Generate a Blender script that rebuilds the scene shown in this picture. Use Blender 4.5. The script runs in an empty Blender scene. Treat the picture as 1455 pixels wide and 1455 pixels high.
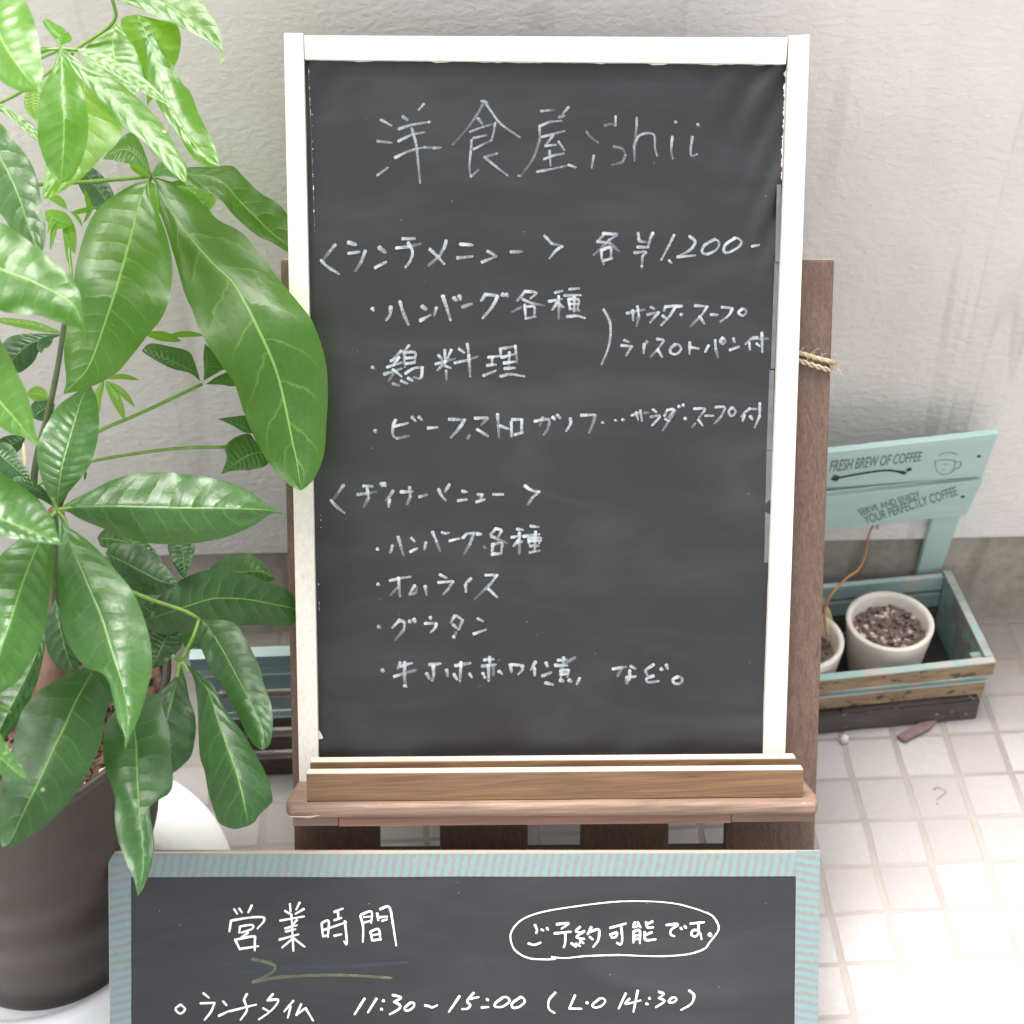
import bpy, bmesh, math, random
from mathutils import Vector, Matrix, noise
R_ = math.radians
random.seed(7)
scn = bpy.context.scene
COL = scn.collection

# ------------------------------------------------------------------ camera
F = 2269.11                      # focal length in photograph pixels (1455 px wide)
yaw, pitch, roll = 0.0266464, 0.6935999, -0.0204147
cy_, sy_, cp_, sp_ = math.cos(yaw), math.sin(yaw), math.cos(pitch), math.sin(pitch)
FWD = Vector((sy_*cp_, cy_*cp_, -sp_))
r0 = Vector((cy_, -sy_, 0.0)); u0 = r0.cross(FWD)
RGT = math.cos(roll)*r0 + math.sin(roll)*u0
UPV = -math.sin(roll)*r0 + math.cos(roll)*u0
CAM = Vector((0, 0, 1.61649))
cd = bpy.data.cameras.new('camera'); cam = bpy.data.objects.new('camera', cd); COL.objects.link(cam)
cd.sensor_width = 36; cd.lens = 36*F/1455; cd.clip_start = 0.05; cd.clip_end = 300
m3 = Matrix((RGT, UPV, -FWD)).transposed()
cam.matrix_world = Matrix.Translation(CAM) @ m3.to_4x4()
cd.dof.use_dof = True; cd.dof.focus_distance = 1.65; cd.dof.aperture_fstop = 5.6
scn.camera = cam

# ------------------------------------------------------------------ light
SUN = Vector((-0.16, 0.20, 0.95)).normalized()      # towards the light
w = bpy.data.worlds.new('World'); scn.world = w; w.use_nodes = True
nt = w.node_tree; bg = nt.nodes['Background']
sky = nt.nodes.new('ShaderNodeTexSky'); sky.sky_type = 'NISHITA'; sky.sun_disc = False
sky.sun_elevation = math.asin(SUN.z); sky.sun_rotation = math.atan2(SUN.x, SUN.y)
sky.air_density = 1.0; sky.dust_density = 6.0; sky.ozone_density = 0.3
hs = nt.nodes.new('ShaderNodeHueSaturation'); hs.inputs['Saturation'].default_value = 0.25
nt.links.new(sky.outputs[0], hs.inputs['Color']); nt.links.new(hs.outputs[0], bg.inputs['Color'])
bg.inputs['Strength'].default_value = 0.15
ld = bpy.data.lights.new('sun', 'SUN'); ld.energy = 1.5; ld.angle = R_(24); ld.color = (1.0, 0.965, 0.92)
lo = bpy.data.objects.new('sun', ld); COL.objects.link(lo)
lo.rotation_euler = SUN.to_track_quat('Z', 'Y').to_euler(); lo.location = SUN*20
scn.view_settings.view_transform = 'Standard'; scn.view_settings.look = 'None'
scn.view_settings.exposure = 1.58; scn.view_settings.gamma = 1.0
scn.render.engine = 'CYCLES'

# ------------------------------------------------------------------ helpers: rays, planes
def ray(x, y): return FWD + RGT*((x-727.5)/F) - UPV*((y-727.5)/F)
def at(x, y, d): return CAM + ray(x, y)*d                     # point at depth d
def hit(x, y, n, k):
    v = ray(x, y); return CAM + v*((k - CAM.dot(n))/v.dot(n))
def ground(x, y, z=0.0): return hit(x, y, Vector((0, 0, 1)), z)

class Frame:                      # local frame O + a*U + b*V + c*N
    def __init__(s, O, U, V, N): s.O, s.U, s.V, s.N = O, U, V, N
    def p(s, a, b, c=0.0): return s.O + s.U*a + s.V*b + s.N*c
    def px(s, x, y, c=0.0):
        q = hit(x, y, s.N, s.N.dot(s.O)+c) - s.O
        return q.dot(s.U), q.dot(s.V)

def link(name, bm, mat, parent=None, smooth=False, loc=None):
    me = bpy.data.meshes.new(name)
    org = Vector((0, 0, 0))
    if parent is not None:
        p = parent
        while p is not None: org = org + p.location; p = p.parent
    elif loc is not None: org = Vector(loc)
    for v in bm.verts: v.co -= org
    if smooth:
        for f in bm.faces: f.smooth = True
    bm.normal_update(); bm.to_mesh(me); bm.free()
    o = bpy.data.objects.new(name, me); COL.objects.link(o)
    if mat is not None: me.materials.append(mat)
    if parent is not None: o.parent = parent
    elif loc is not None: o.location = loc
    return o
def thing(name, loc, label, cat, group=None):
    o = bpy.data.objects.new(name, None); COL.objects.link(o); o.location = loc
    o.empty_display_size = 0.05
    tag(o, label, cat, group); return o
def tag(o, label, cat, group=None):
    o['label'] = label; o['category'] = cat
    if group: o['group'] = group
def struct(o): o['kind'] = 'structure'; return o

def boxf(bm, fr, a0, a1, b0, b1, c0, c1, bev=0.0):
    vs = [bm.verts.new(fr.p(a, b, c)) for a in (a0, a1) for b in (b0, b1) for c in (c0, c1)]
    idx = [(0,1,3,2),(4,6,7,5),(0,4,5,1),(2,3,7,6),(0,2,6,4),(1,5,7,3)]
    fs = [bm.faces.new([vs[i] for i in f]) for f in idx]
    bmesh.ops.recalc_face_normals(bm, faces=fs)
    if bev > 0:
        es = list({e for f in fs for e in f.edges})
        bmesh.ops.bevel(bm, geom=es, offset=bev, segments=2, affect='EDGES', profile=0.6)
def prism(bm, fr, pts, c0, c1, bev=0.0):
    """polygon (a,b) in frame, extruded between c0 and c1"""
    lo_ = [bm.verts.new(fr.p(a, b, c0)) for a, b in pts]
    hi_ = [bm.verts.new(fr.p(a, b, c1)) for a, b in pts]
    n = len(pts); fs = [bm.faces.new(lo_), bm.faces.new(hi_)]
    for i in range(n): fs.append(bm.faces.new([lo_[i], lo_[(i+1) % n], hi_[(i+1) % n], hi_[i]]))
    bmesh.ops.recalc_face_normals(bm, faces=fs)
    if bev > 0:
        es = list({e for f in fs for e in f.edges})
        bmesh.ops.bevel(bm, geom=es, offset=bev, segments=2, affect='EDGES', profile=0.6)
def catmull(P, n):
    """resample polyline smoothly, n+1 points uniform in arc length"""
    if len(P) == 2: return [P[0].lerp(P[1], i/n) for i in range(n+1)]
    Q = [P[0]*2-P[1]] + list(P) + [P[-1]*2-P[-2]]
    dense = []
    for i in range(1, len(Q)-2):
        p0, p1, p2, p3 = Q[i-1:i+3]
        for k in range(12):
            t = k/12
            dense.append(0.5*((2*p1)+(p2-p0)*t+(2*p0-5*p1+4*p2-p3)*t*t+(3*p1-p0-3*p2+p3)*t**3))
    dense.append(Q[-2])
    L = [0.0]
    for i in range(1, len(dense)): L.append(L[-1]+(dense[i]-dense[i-1]).length)
    out, j = [], 0
    for i in range(n+1):
        s = L[-1]*i/n
        while j < len(L)-2 and L[j+1] < s: j += 1
        d = L[j+1]-L[j]
        out.append(dense[j].lerp(dense[j+1], 0 if d < 1e-12 else min(1, (s-L[j])/d)))
    return out
def tube(bm, pts, rad, seg=8, n=None, cap=True):
    P = catmull([Vector(p) for p in pts], n or max(2, 5*(len(pts)-1)))
    m = len(P); rings = []
    t = (P[1]-P[0]).normalized(); nrm = t.orthogonal().normalized()
    for i, p in enumerate(P):
        t = (P[min(i+1, m-1)]-P[max(i-1, 0)]).normalized()
        nrm = (nrm - t*nrm.dot(t)).normalized(); bn = t.cross(nrm)
        r = rad(i/(m-1)) if callable(rad) else rad
        rings.append([bm.verts.new(p+(nrm*math.cos(2*math.pi*k/seg)+bn*math.sin(2*math.pi*k/seg))*r) for k in range(seg)])
    for i in range(m-1):
        for k in range(seg):
            f = bm.faces.new([rings[i][k], rings[i][(k+1) % seg], rings[i+1][(k+1) % seg], rings[i+1][k]]); f.smooth = True
    if cap: bm.faces.new(list(reversed(rings[0]))); bm.faces.new(rings[-1])
def lathe(bm, c, prof, seg=64, ell=None):
    rings = []
    for r, z in prof:
        rings.append([bm.verts.new((c[0]+r*math.cos(2*math.pi*k/seg), c[1]+r*math.sin(2*math.pi*k/seg), c[2]+z)) for k in range(seg)])
    for i in range(len(prof)-1):
        for k in range(seg):
            f = bm.faces.new([rings[i][k], rings[i][(k+1) % seg], rings[i+1][(k+1) % seg], rings[i+1][k]]); f.smooth = True
    return rings
def blob(bm, c, r, sub=1, sq=(1, 1, 1), jit=0.25):
    d = bmesh.ops.create_icosphere(bm, subdivisions=sub, radius=1.0)
    rot = Matrix.Rotation(random.random()*6.28, 3, random.choice('XYZ')) @ Matrix.Rotation(random.random()*6.28, 3, 'Z')
    for v in d['verts']:
        k = 1+random.uniform(-jit, jit)
        v.co = Vector(c) + rot @ Vector((v.co.x*r*sq[0]*k, v.co.y*r*sq[1]*k, v.co.z*r*sq[2]*k))

# ------------------------------------------------------------------ helpers: materials
def mat(name):
    m = bpy.data.materials.new(name); m.use_nodes = True
    t = m.node_tree; b = t.nodes['Principled BSDF']
    return m, t, b
def nd(t, typ, **kw):
    n = t.nodes.new(typ)
    for k, v in kw.items():
        if k.startswith('_'): setattr(n, k[1:], v)
        else: n.inputs[k.replace('__', ' ')].default_value = v
    return n
def lk(t, a, b): t.links.new(a, b)
def math_(t, op, a, b=None, clamp=False):
    n = t.nodes.new('ShaderNodeMath'); n.operation = op; n.use_clamp = clamp
    for i, v in enumerate((a, b)):
        if v is None: continue
        if isinstance(v, (int, float)): n.inputs[i].default_value = v
        else: lk(t, v, n.inputs[i])
    return n.outputs[0]
def ramp(t, fac, stops):
    n = t.nodes.new('ShaderNodeValToRGB'); e = n.color_ramp.elements
    while len(e) < len(stops): e.new(0.5)
    for i, (p, c) in enumerate(stops):
        e[i].position = p; e[i].color = (c[0], c[1], c[2], 1) if not isinstance(c, (int, float)) else (c, c, c, 1)
    if fac is not None: lk(t, fac, n.inputs[0])
    return n.outputs[0]
def mix(t, fac, a, b, blend='MIX'):
    n = t.nodes.new('ShaderNodeMixRGB'); n.blend_type = blend
    for i, v in zip((0, 1, 2), (fac, a, b)):
        if isinstance(v, (int, float)): n.inputs[i].default_value = v
        elif isinstance(v, tuple): n.inputs[i].default_value = (v[0], v[1], v[2], 1)
        else: lk(t, v, n.inputs[i])
    return n.outputs[0]
def coords(t, scale=(1, 1, 1), rot=(0, 0, 0), kind='Object', loc=(0, 0, 0)):
    c = t.nodes.new('ShaderNodeTexCoord'); mp = t.nodes.new('ShaderNodeMapping')
    mp.inputs['Scale'].default_value = scale; mp.inputs['Rotation'].default_value = rot; mp.inputs['Location'].default_value = loc
    lk(t, c.outputs[kind], mp.inputs[0]); return mp.outputs[0]
def noise_(t, vec, scale, detail=4, rough=0.6, dist=0.0):
    n = t.nodes.new('ShaderNodeTexNoise'); n.inputs['Scale'].default_value = scale
    n.inputs['Detail'].default_value = detail; n.inputs['Roughness'].default_value = rough; n.inputs['Distortion'].default_value = dist
    if vec is not None: lk(t, vec, n.inputs['Vector'])
    return n.outputs['Fac']
def bump(t, b, h, strength, dist):
    n = t.nodes.new('ShaderNodeBump'); n.inputs['Strength'].default_value = strength; n.inputs['Distance'].default_value = dist
    lk(t, h, n.inputs['Height']); lk(t, n.outputs[0], b.inputs['Normal'])

def simple(name, c, rough=0.6, var=0.12, scale=40, bmp=0.0, spec=0.5):
    m, t, b = mat(name)
    n = noise_(t, coords(t), scale, 5)
    c0 = tuple(x*(1-var) for x in c); c1 = tuple(min(1, x*(1+var)) for x in c)
    lk(t, ramp(t, n, [(0.3, c0), (0.7, c1)]), b.inputs['Base Color'])
    b.inputs['Roughness'].default_value = rough; b.inputs['Specular IOR Level'].default_value = spec
    if bmp: bump(t, b, n, bmp, 0.002)
    return m
def wood(name, c0, c1, rot=(0, 0, 0), sc=(4, 90, 90), rough=0.6, worn=None, wamt=0.62, bmp=0.4):
    """grain runs along local x after rotation"""
    m, t, b = mat(name)
    v = coords(t, sc, rot)
    n1 = noise_(t, v, 1.0, 6, 0.65, 0.4)
    v2 = coords(t, (sc[0]*0.5, sc[1]*0.22, sc[2]*0.22), rot)
    n2 = noise_(t, v2, 1.0, 3, 0.5, 1.2)
    f = math_(t, 'ADD', math_(t, 'MULTIPLY', n1, 0.55), math_(t, 'MULTIPLY', n2, 0.45))
    c = ramp(t, f, [(0.33, c0), (0.66, c1)])
    if worn:
        n3 = noise_(t, coords(t, (sc[0]*2.2, sc[1]*0.35, sc[2]*0.35), rot), 1.0, 8, 0.7)
        k = ramp(t, n3, [(wamt, 0.0), (wamt+0.05, 1.0)])
        c = mix(t, k, c, worn)
    lk(t, c, b.inputs['Base Color']); b.inputs['Roughness'].default_value = rough
    bump(t, b, n1, bmp, 0.0008)
    return m

# ------------------------------------------------------------------ materials
LEAN = R_(30)
RX = (-R_(30), 0, 0)
# grain along the leaning direction: rotate so that local z of the mapping follows it
m_post = wood('brown_stained_wood', (0.062, 0.036, 0.026), (0.155, 0.092, 0.064), RX, (420, 420, 11), 0.5, worn=(0.30, 0.19, 0.12), wamt=0.71)
m_tray = wood('tan_wood', (0.085, 0.042, 0.019), (0.200, 0.112, 0.055), (0, 0, 0), (13, 420, 420), 0.5, worn=(0.55, 0.42, 0.28), wamt=0.74)
m_shelf = wood('weathered_shelf_wood', (0.105, 0.062, 0.042), (0.270, 0.178, 0.130), (0, 0, 0), (15, 420, 420), 0.62, worn=(0.5, 0.38, 0.29), wamt=0.66)
m_apron = wood('reddish_wood', (0.135, 0.064, 0.041), (0.215, 0.110, 0.072), (0, 0, 0), (12, 400, 400), 0.55)
m_apron2 = wood('brown_block_wood', (0.13, 0.078, 0.052), (0.20, 0.122, 0.085), (0, 0, 0), (14, 350, 350), 0.55)
m_rear = wood('dark_rail_wood', (0.05, 0.032, 0.024), (0.10, 0.066, 0.05), (0, 0, 0), (5, 80, 80), 0.6)
def whitewash(name, rot, sc):
    m, t, b = mat(name)
    g = noise_(t, coords(t, sc, rot), 1.0, 8, 0.7, 0.3)
    base = ramp(t, g, [(0.28, (0.55, 0.475, 0.40)), (0.44, (0.63, 0.585, 0.52)), (0.7, (0.68, 0.65, 0.60))])
    w2 = noise_(t, coords(t, (sc[0]*1.4, sc[1]*1.4, sc[2]*1.4), rot, loc=(3, 1, 2)), 1.0, 9, 0.75)
    blot = noise_(t, coords(t), 18, 2)
    k = math_(t, 'MULTIPLY', ramp(t, w2, [(0.58, 0.0), (0.66, 1.0)]), ramp(t, blot, [(0.40, 0.0), (0.6, 0.85)]))
    lk(t, mix(t, k, base, (0.40, 0.30, 0.22)), b.inputs['Base Color'])
    b.inputs['Roughness'].default_value = 0.6
    bump(t, b, g, 0.35, 0.0007); return m
m_white_v = whitewash('whitewashed_wood_upright', RX, (260, 260, 7))
m_white_h = whitewash('whitewashed_wood_rail', (0, 0, 0), (7, 260, 260))

def slate(name, c, rough, dust):
    m, t, b = mat(name)
    o = coords(t)
    n = noise_(t, o, 9, 6, 0.62)
    fine = noise_(t, o, 900, 2)
    sm = noise_(t, coords(t, (4, 14, 14), (0.3, 0, 0.5)), 1.0, 5, 0.6, 1.0)
    base = ramp(t, math_(t, 'ADD', math_(t, 'MULTIPLY', n, 0.75), math_(t, 'MULTIPLY', fine, 0.25)), [(0.32, tuple(x*0.86 for x in c)), (0.68, tuple(x*1.14 for x in c))])
    k = math_(t, 'MULTIPLY', ramp(t, sm, [(0.45, 0.0), (0.75, 1.0)]), dust)
    col = mix(t, k, base, (0.30, 0.31, 0.33))
    sp = nd(t, 'ShaderNodeTexVoronoi', Scale=95.0); lk(t, o, sp.inputs['Vector'])
    sk = ramp(t, sp.outputs['Distance'], [(0.028, 1.0), (0.05, 0.0)])
    pick = nd(t, 'ShaderNodeSeparateColor'); lk(t, sp.outputs['Color'], pick.inputs[0])
    sk = math_(t, 'MULTIPLY', sk, ramp(t, pick.outputs[0], [(0.90, 0.0), (0.93, 0.7)]))
    col = mix(t, sk, col, (0.6, 0.6, 0.6))
    lk(t, col, b.inputs['Base Color'])
    b.inputs['Roughness'].default_value = rough; b.inputs['Specular IOR Level'].default_value = 0.42
    bump(t, b, fine, 0.12, 0.0004); return m
m_sheet = slate('black_paper', (0.0185, 0.0177, 0.018), 0.41, 0.05)
m_slate = slate('chalkboard_black', (0.0195, 0.0200, 0.0216), 0.52, 0.05)
m_ply = wood('pale_plywood', (0.34, 0.27, 0.21), (0.50, 0.42, 0.34), (0, 0, 0), (6, 60, 200), 0.6)
m_lit_edge = wood('lit_wood_edge', (0.46, 0.37, 0.29), (0.60, 0.50, 0.41), (0, 0, 0), (6, 60, 60), 0.6, worn=(0.30, 0.2, 0.13), wamt=0.72)
m_edge = simple('grey_backing', (0.125, 0.125, 0.132), 0.5, 0.2, 90)
m_torn = simple('torn_paper', (0.7, 0.69, 0.68), 0.7, 0.1)

def chalk(name, c, amt, gr=260):
    m, t, b = mat(name)
    b.inputs['Base Color'].default_value = (*c, 1); b.inputs['Roughness'].default_value = 0.85
    b.inputs['Specular IOR Level'].default_value = 0.2
    a = nd(t, 'ShaderNodeAttribute', _attribute_name='dens')
    n = noise_(t, coords(t), gr, 3, 0.7)
    n2 = noise_(t, coords(t), gr*6, 2, 0.7)
    k = math_(t, 'MULTIPLY', math_(t, 'ADD', math_(t, 'MULTIPLY', n, 1.3), math_(t, 'SUBTRACT', math_(t, 'MULTIPLY', n2, 0.9), 0.35)), 1.35)
    k = math_(t, 'MULTIPLY', math_(t, 'MULTIPLY', k, a.outputs['Fac']), amt, clamp=True)
    tr = t.nodes.new('ShaderNodeBsdfTransparent'); mx = t.nodes.new('ShaderNodeMixShader')
    lk(t, k, mx.inputs[0]); lk(t, tr.outputs[0], mx.inputs[1]); lk(t, b.outputs[0], mx.inputs[2])
    lk(t, mx.outputs[0], t.nodes['Material Output'].inputs['Surface']); return m
m_chalk = chalk('chalk_pale_grey', (0.50, 0.545, 0.58), 0.70)
m_chalk2 = chalk('chalk_white', (0.80, 0.80, 0.78), 1.5)
m_green = chalk('chalk_faded_green', (0.20, 0.235, 0.14), 0.46)
m_blue = chalk('chalk_faded_blue', (0.08, 0.085, 0.15), 0.28)
m_mark = chalk('faint_grey_mark', (0.20, 0.19, 0.19), 0.5)

def tape(name):
    m, t, b = mat(name)
    uv = t.nodes.new('ShaderNodeTexCoord'); sp = t.nodes.new('ShaderNodeSeparateXYZ'); lk(t, uv.outputs['UV'], sp.inputs[0])
    n = noise_(t, coords(t), 40, 4)
    n2 = noise_(t, coords(t), 260, 4)
    ph = math_(t, 'ADD', math_(t, 'ADD', sp.outputs[0], math_(t, 'MULTIPLY', sp.outputs[1], 0.55)), math_(t, 'ADD', math_(t, 'MULTIPLY', n2, 0.45), math_(t, 'MULTIPLY', n, 0.6)))
    s = math_(t, 'SINE', math_(t, 'MULTIPLY', ph, 2*math.pi))
    s = math_(t, 'ADD', math_(t, 'MULTIPLY', s, 0.5), 0.5)
    k = ramp(t, math_(t, 'ADD', s, math_(t, 'MULTIPLY', math_(t, 'SUBTRACT', n2, 0.5), 0.9)), [(0.20, 0.0), (0.75, 1.0)])
    teal = mix(t, ramp(t, n, [(0.35, 0.0), (0.65, 1.0)]), (0.155, 0.275, 0.255), (0.15, 0.262, 0.285))
    grey = mix(t, n2, (0.165, 0.142, 0.138), (0.25, 0.225, 0.22))
    lk(t, mix(t, math_(t, 'ADD', math_(t, 'MULTIPLY', k, 0.72), 0.14), grey, teal), b.inputs['Base Color']); b.inputs['Roughness'].default_value = 0.6
    return m
m_tape = tape('striped_washi_tape')

# wall, plinth, floor
def wallmat():
    m, t, b = mat('sprayed_stucco')
    o = coords(t)
    lump = noise_(t, coords(t, (1, 1, 1.5)), 90, 4, 0.5, 0.2)
    big = noise_(t, o, 3.0, 4)
    st = noise_(t, coords(t, (15, 15, 0.9), (0, 0.14, 0)), 1.0, 2, 0.45, 0.5)
    brk = noise_(t, o, 5.0, 3)
    st2 = noise_(t, coords(t, (9, 9, 0.35), (0, 0.17, 0), loc=(5, 0, 0)), 1.0, 4, 0.55, 0.5)
    c = ramp(t, big, [(0.35, (0.575, 0.548, 0.513)), (0.65, (0.65, 0.63, 0.597))])
    k = math_(t, 'MULTIPLY', math_(t, 'MULTIPLY', ramp(t, st, [(0.60, 0.0), (0.63, 1.0), (0.68, 0.35)]), ramp(t, brk, [(0.40, 0.1), (0.60, 1.0)])), 0.36)
    c = mix(t, k, c, (0.33, 0.29, 0.26))
    c = mix(t, math_(t, 'MULTIPLY', ramp(t, st2, [(0.52, 0.0), (0.75, 1.0)]), 0.22), c, (0.52, 0.45, 0.41))
    lk(t, c, b.inputs['Base Color']); b.inputs['Roughness'].default_value = 0.85
    bump(t, b, lump, 0.5, 0.004); return m
def plinthmat():
    m, t, b = mat('stained_concrete')
    o = coords(t)
    n = noise_(t, o, 7, 6, 0.65); f = noise_(t, o, 60, 5, 0.7)
    v = noise_(t, coords(t, (16, 16, 2.0)), 1.0, 4, 0.6, 0.6)
    c = ramp(t, math_(t, 'ADD', math_(t, 'MULTIPLY', n, 0.6), math_(t, 'MULTIPLY', f, 0.4)), [(0.3, (0.20, 0.172, 0.138)), (0.5, (0.32, 0.29, 0.245)), (0.7, (0.44, 0.41, 0.36))])
    c = mix(t, math_(t, 'MULTIPLY', ramp(t, v, [(0.55, 0.0), (0.68, 1.0)]), 0.55), c, (0.11, 0.095, 0.07))
    lk(t, c, b.inputs['Base Color']); b.inputs['Roughness'].default_value = 0.9
    bump(t, b, f, 0.4, 0.003); return m
T = 0.07; TX, TY = 0.4065, 1.43978          # tile pitch and the corner of one tile
def floormat():
    m, t, b = mat('small_square_tiles')
    c = t.nodes.new('ShaderNodeTexCoord'); sp = t.nodes.new('ShaderNodeSeparateXYZ')
    wob = t.nodes.new('ShaderNodeTexNoise'); wob.inputs['Scale'].default_value = 9; wob.inputs['Detail'].default_value = 3
    lk(t, c.outputs['Object'], wob.inputs['Vector'])
    vs = t.nodes.new('ShaderNodeVectorMath'); vs.operation = 'SUBTRACT'; lk(t, wob.outputs['Color'], vs.inputs[0]); vs.inputs[1].default_value = (0.5, 0.5, 0.5)
    vm = t.nodes.new('ShaderNodeVectorMath'); vm.operation = 'SCALE'; lk(t, vs.outputs[0], vm.inputs[0]); vm.inputs['Scale'].default_value = 0.008
    va = t.nodes.new('ShaderNodeVectorMath'); va.operation = 'ADD'; lk(t, c.outputs['Object'], va.inputs[0]); lk(t, vm.outputs[0], va.inputs[1])
    lk(t, va.outputs[0], sp.inputs[0])
    dist = []; cells = []
    for i, off in ((0, TX), (1, TY)):
        q = math_(t, 'DIVIDE', math_(t, 'SUBTRACT', sp.outputs[i], off), T)
        fr = math_(t, 'FRACT', q); cells.append(math_(t, 'FLOOR', q))
        dist.append(math_(t, 'SUBTRACT', 0.5, math_(t, 'ABSOLUTE', math_(t, 'SUBTRACT', fr, 0.5))))
    d = math_(t, 'MINIMUM', dist[0], math_(t, 'MULTIPLY', dist[1], 1.5))
    n = noise_(t, c.outputs['Object'], 120, 5, 0.7); nb = noise_(t, c.outputs['Object'], 6, 5)
    jag = math_(t, 'ADD', d, math_(t, 'MULTIPLY', math_(t, 'SUBTRACT', n, 0.5), 0.03))
    tile = ramp(t, jag, [(0.045, 0.0), (0.072, 1.0)])
    wn = t.nodes.new('ShaderNodeTexWhiteNoise'); wn.noise_dimensions = '2D'
    cb = t.nodes.new('ShaderNodeCombineXYZ'); lk(t, cells[0], cb.inputs[0]); lk(t, cells[1], cb.inputs[1]); lk(t, cb.outputs[0], wn.inputs['Vector'])
    tc = ramp(t, wn.outputs['Value'], [(0.0, (0.37, 0.343, 0.333)), (0.5, (0.42, 0.394, 0.383)), (1.0, (0.45, 0.427, 0.417))])
    tc = mix(t, math_(t, 'MULTIPLY', ramp(t, n, [(0.4, 0.0), (0.7, 1.0)]), 0.35), tc, (0.33, 0.295, 0.28))
    tc = mix(t, math_(t, 'MULTIPLY', ramp(t, nb, [(0.48, 0.0), (0.70, 1.0)]), 0.45), tc, (0.37, 0.33, 0.31))
    gn = ramp(t, nb, [(0.35, (0.30, 0.258, 0.235)), (0.65, (0.395, 0.35, 0.32))])
    col = mix(t, tile, gn, tc)
    # darker brown blended in, growing towards the foot of the wall
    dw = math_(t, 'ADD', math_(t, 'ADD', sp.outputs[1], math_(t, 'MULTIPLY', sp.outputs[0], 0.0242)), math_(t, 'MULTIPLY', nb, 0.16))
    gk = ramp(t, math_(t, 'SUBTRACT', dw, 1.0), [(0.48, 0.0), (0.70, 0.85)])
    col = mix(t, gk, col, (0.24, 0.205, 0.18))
    lk(t, col, b.inputs['Base Color']); b.inputs['Roughness'].default_value = 0.78; b.inputs['Specular IOR Level'].default_value = 0.3
    h = math_(t, 'ADD', tile, math_(t, 'MULTIPLY', n, 0.10))
    bump(t, b, h, 0.55, 0.0022); return m
m_wall, m_plinth, m_floor = wallmat(), plinthmat(), floormat()

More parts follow.
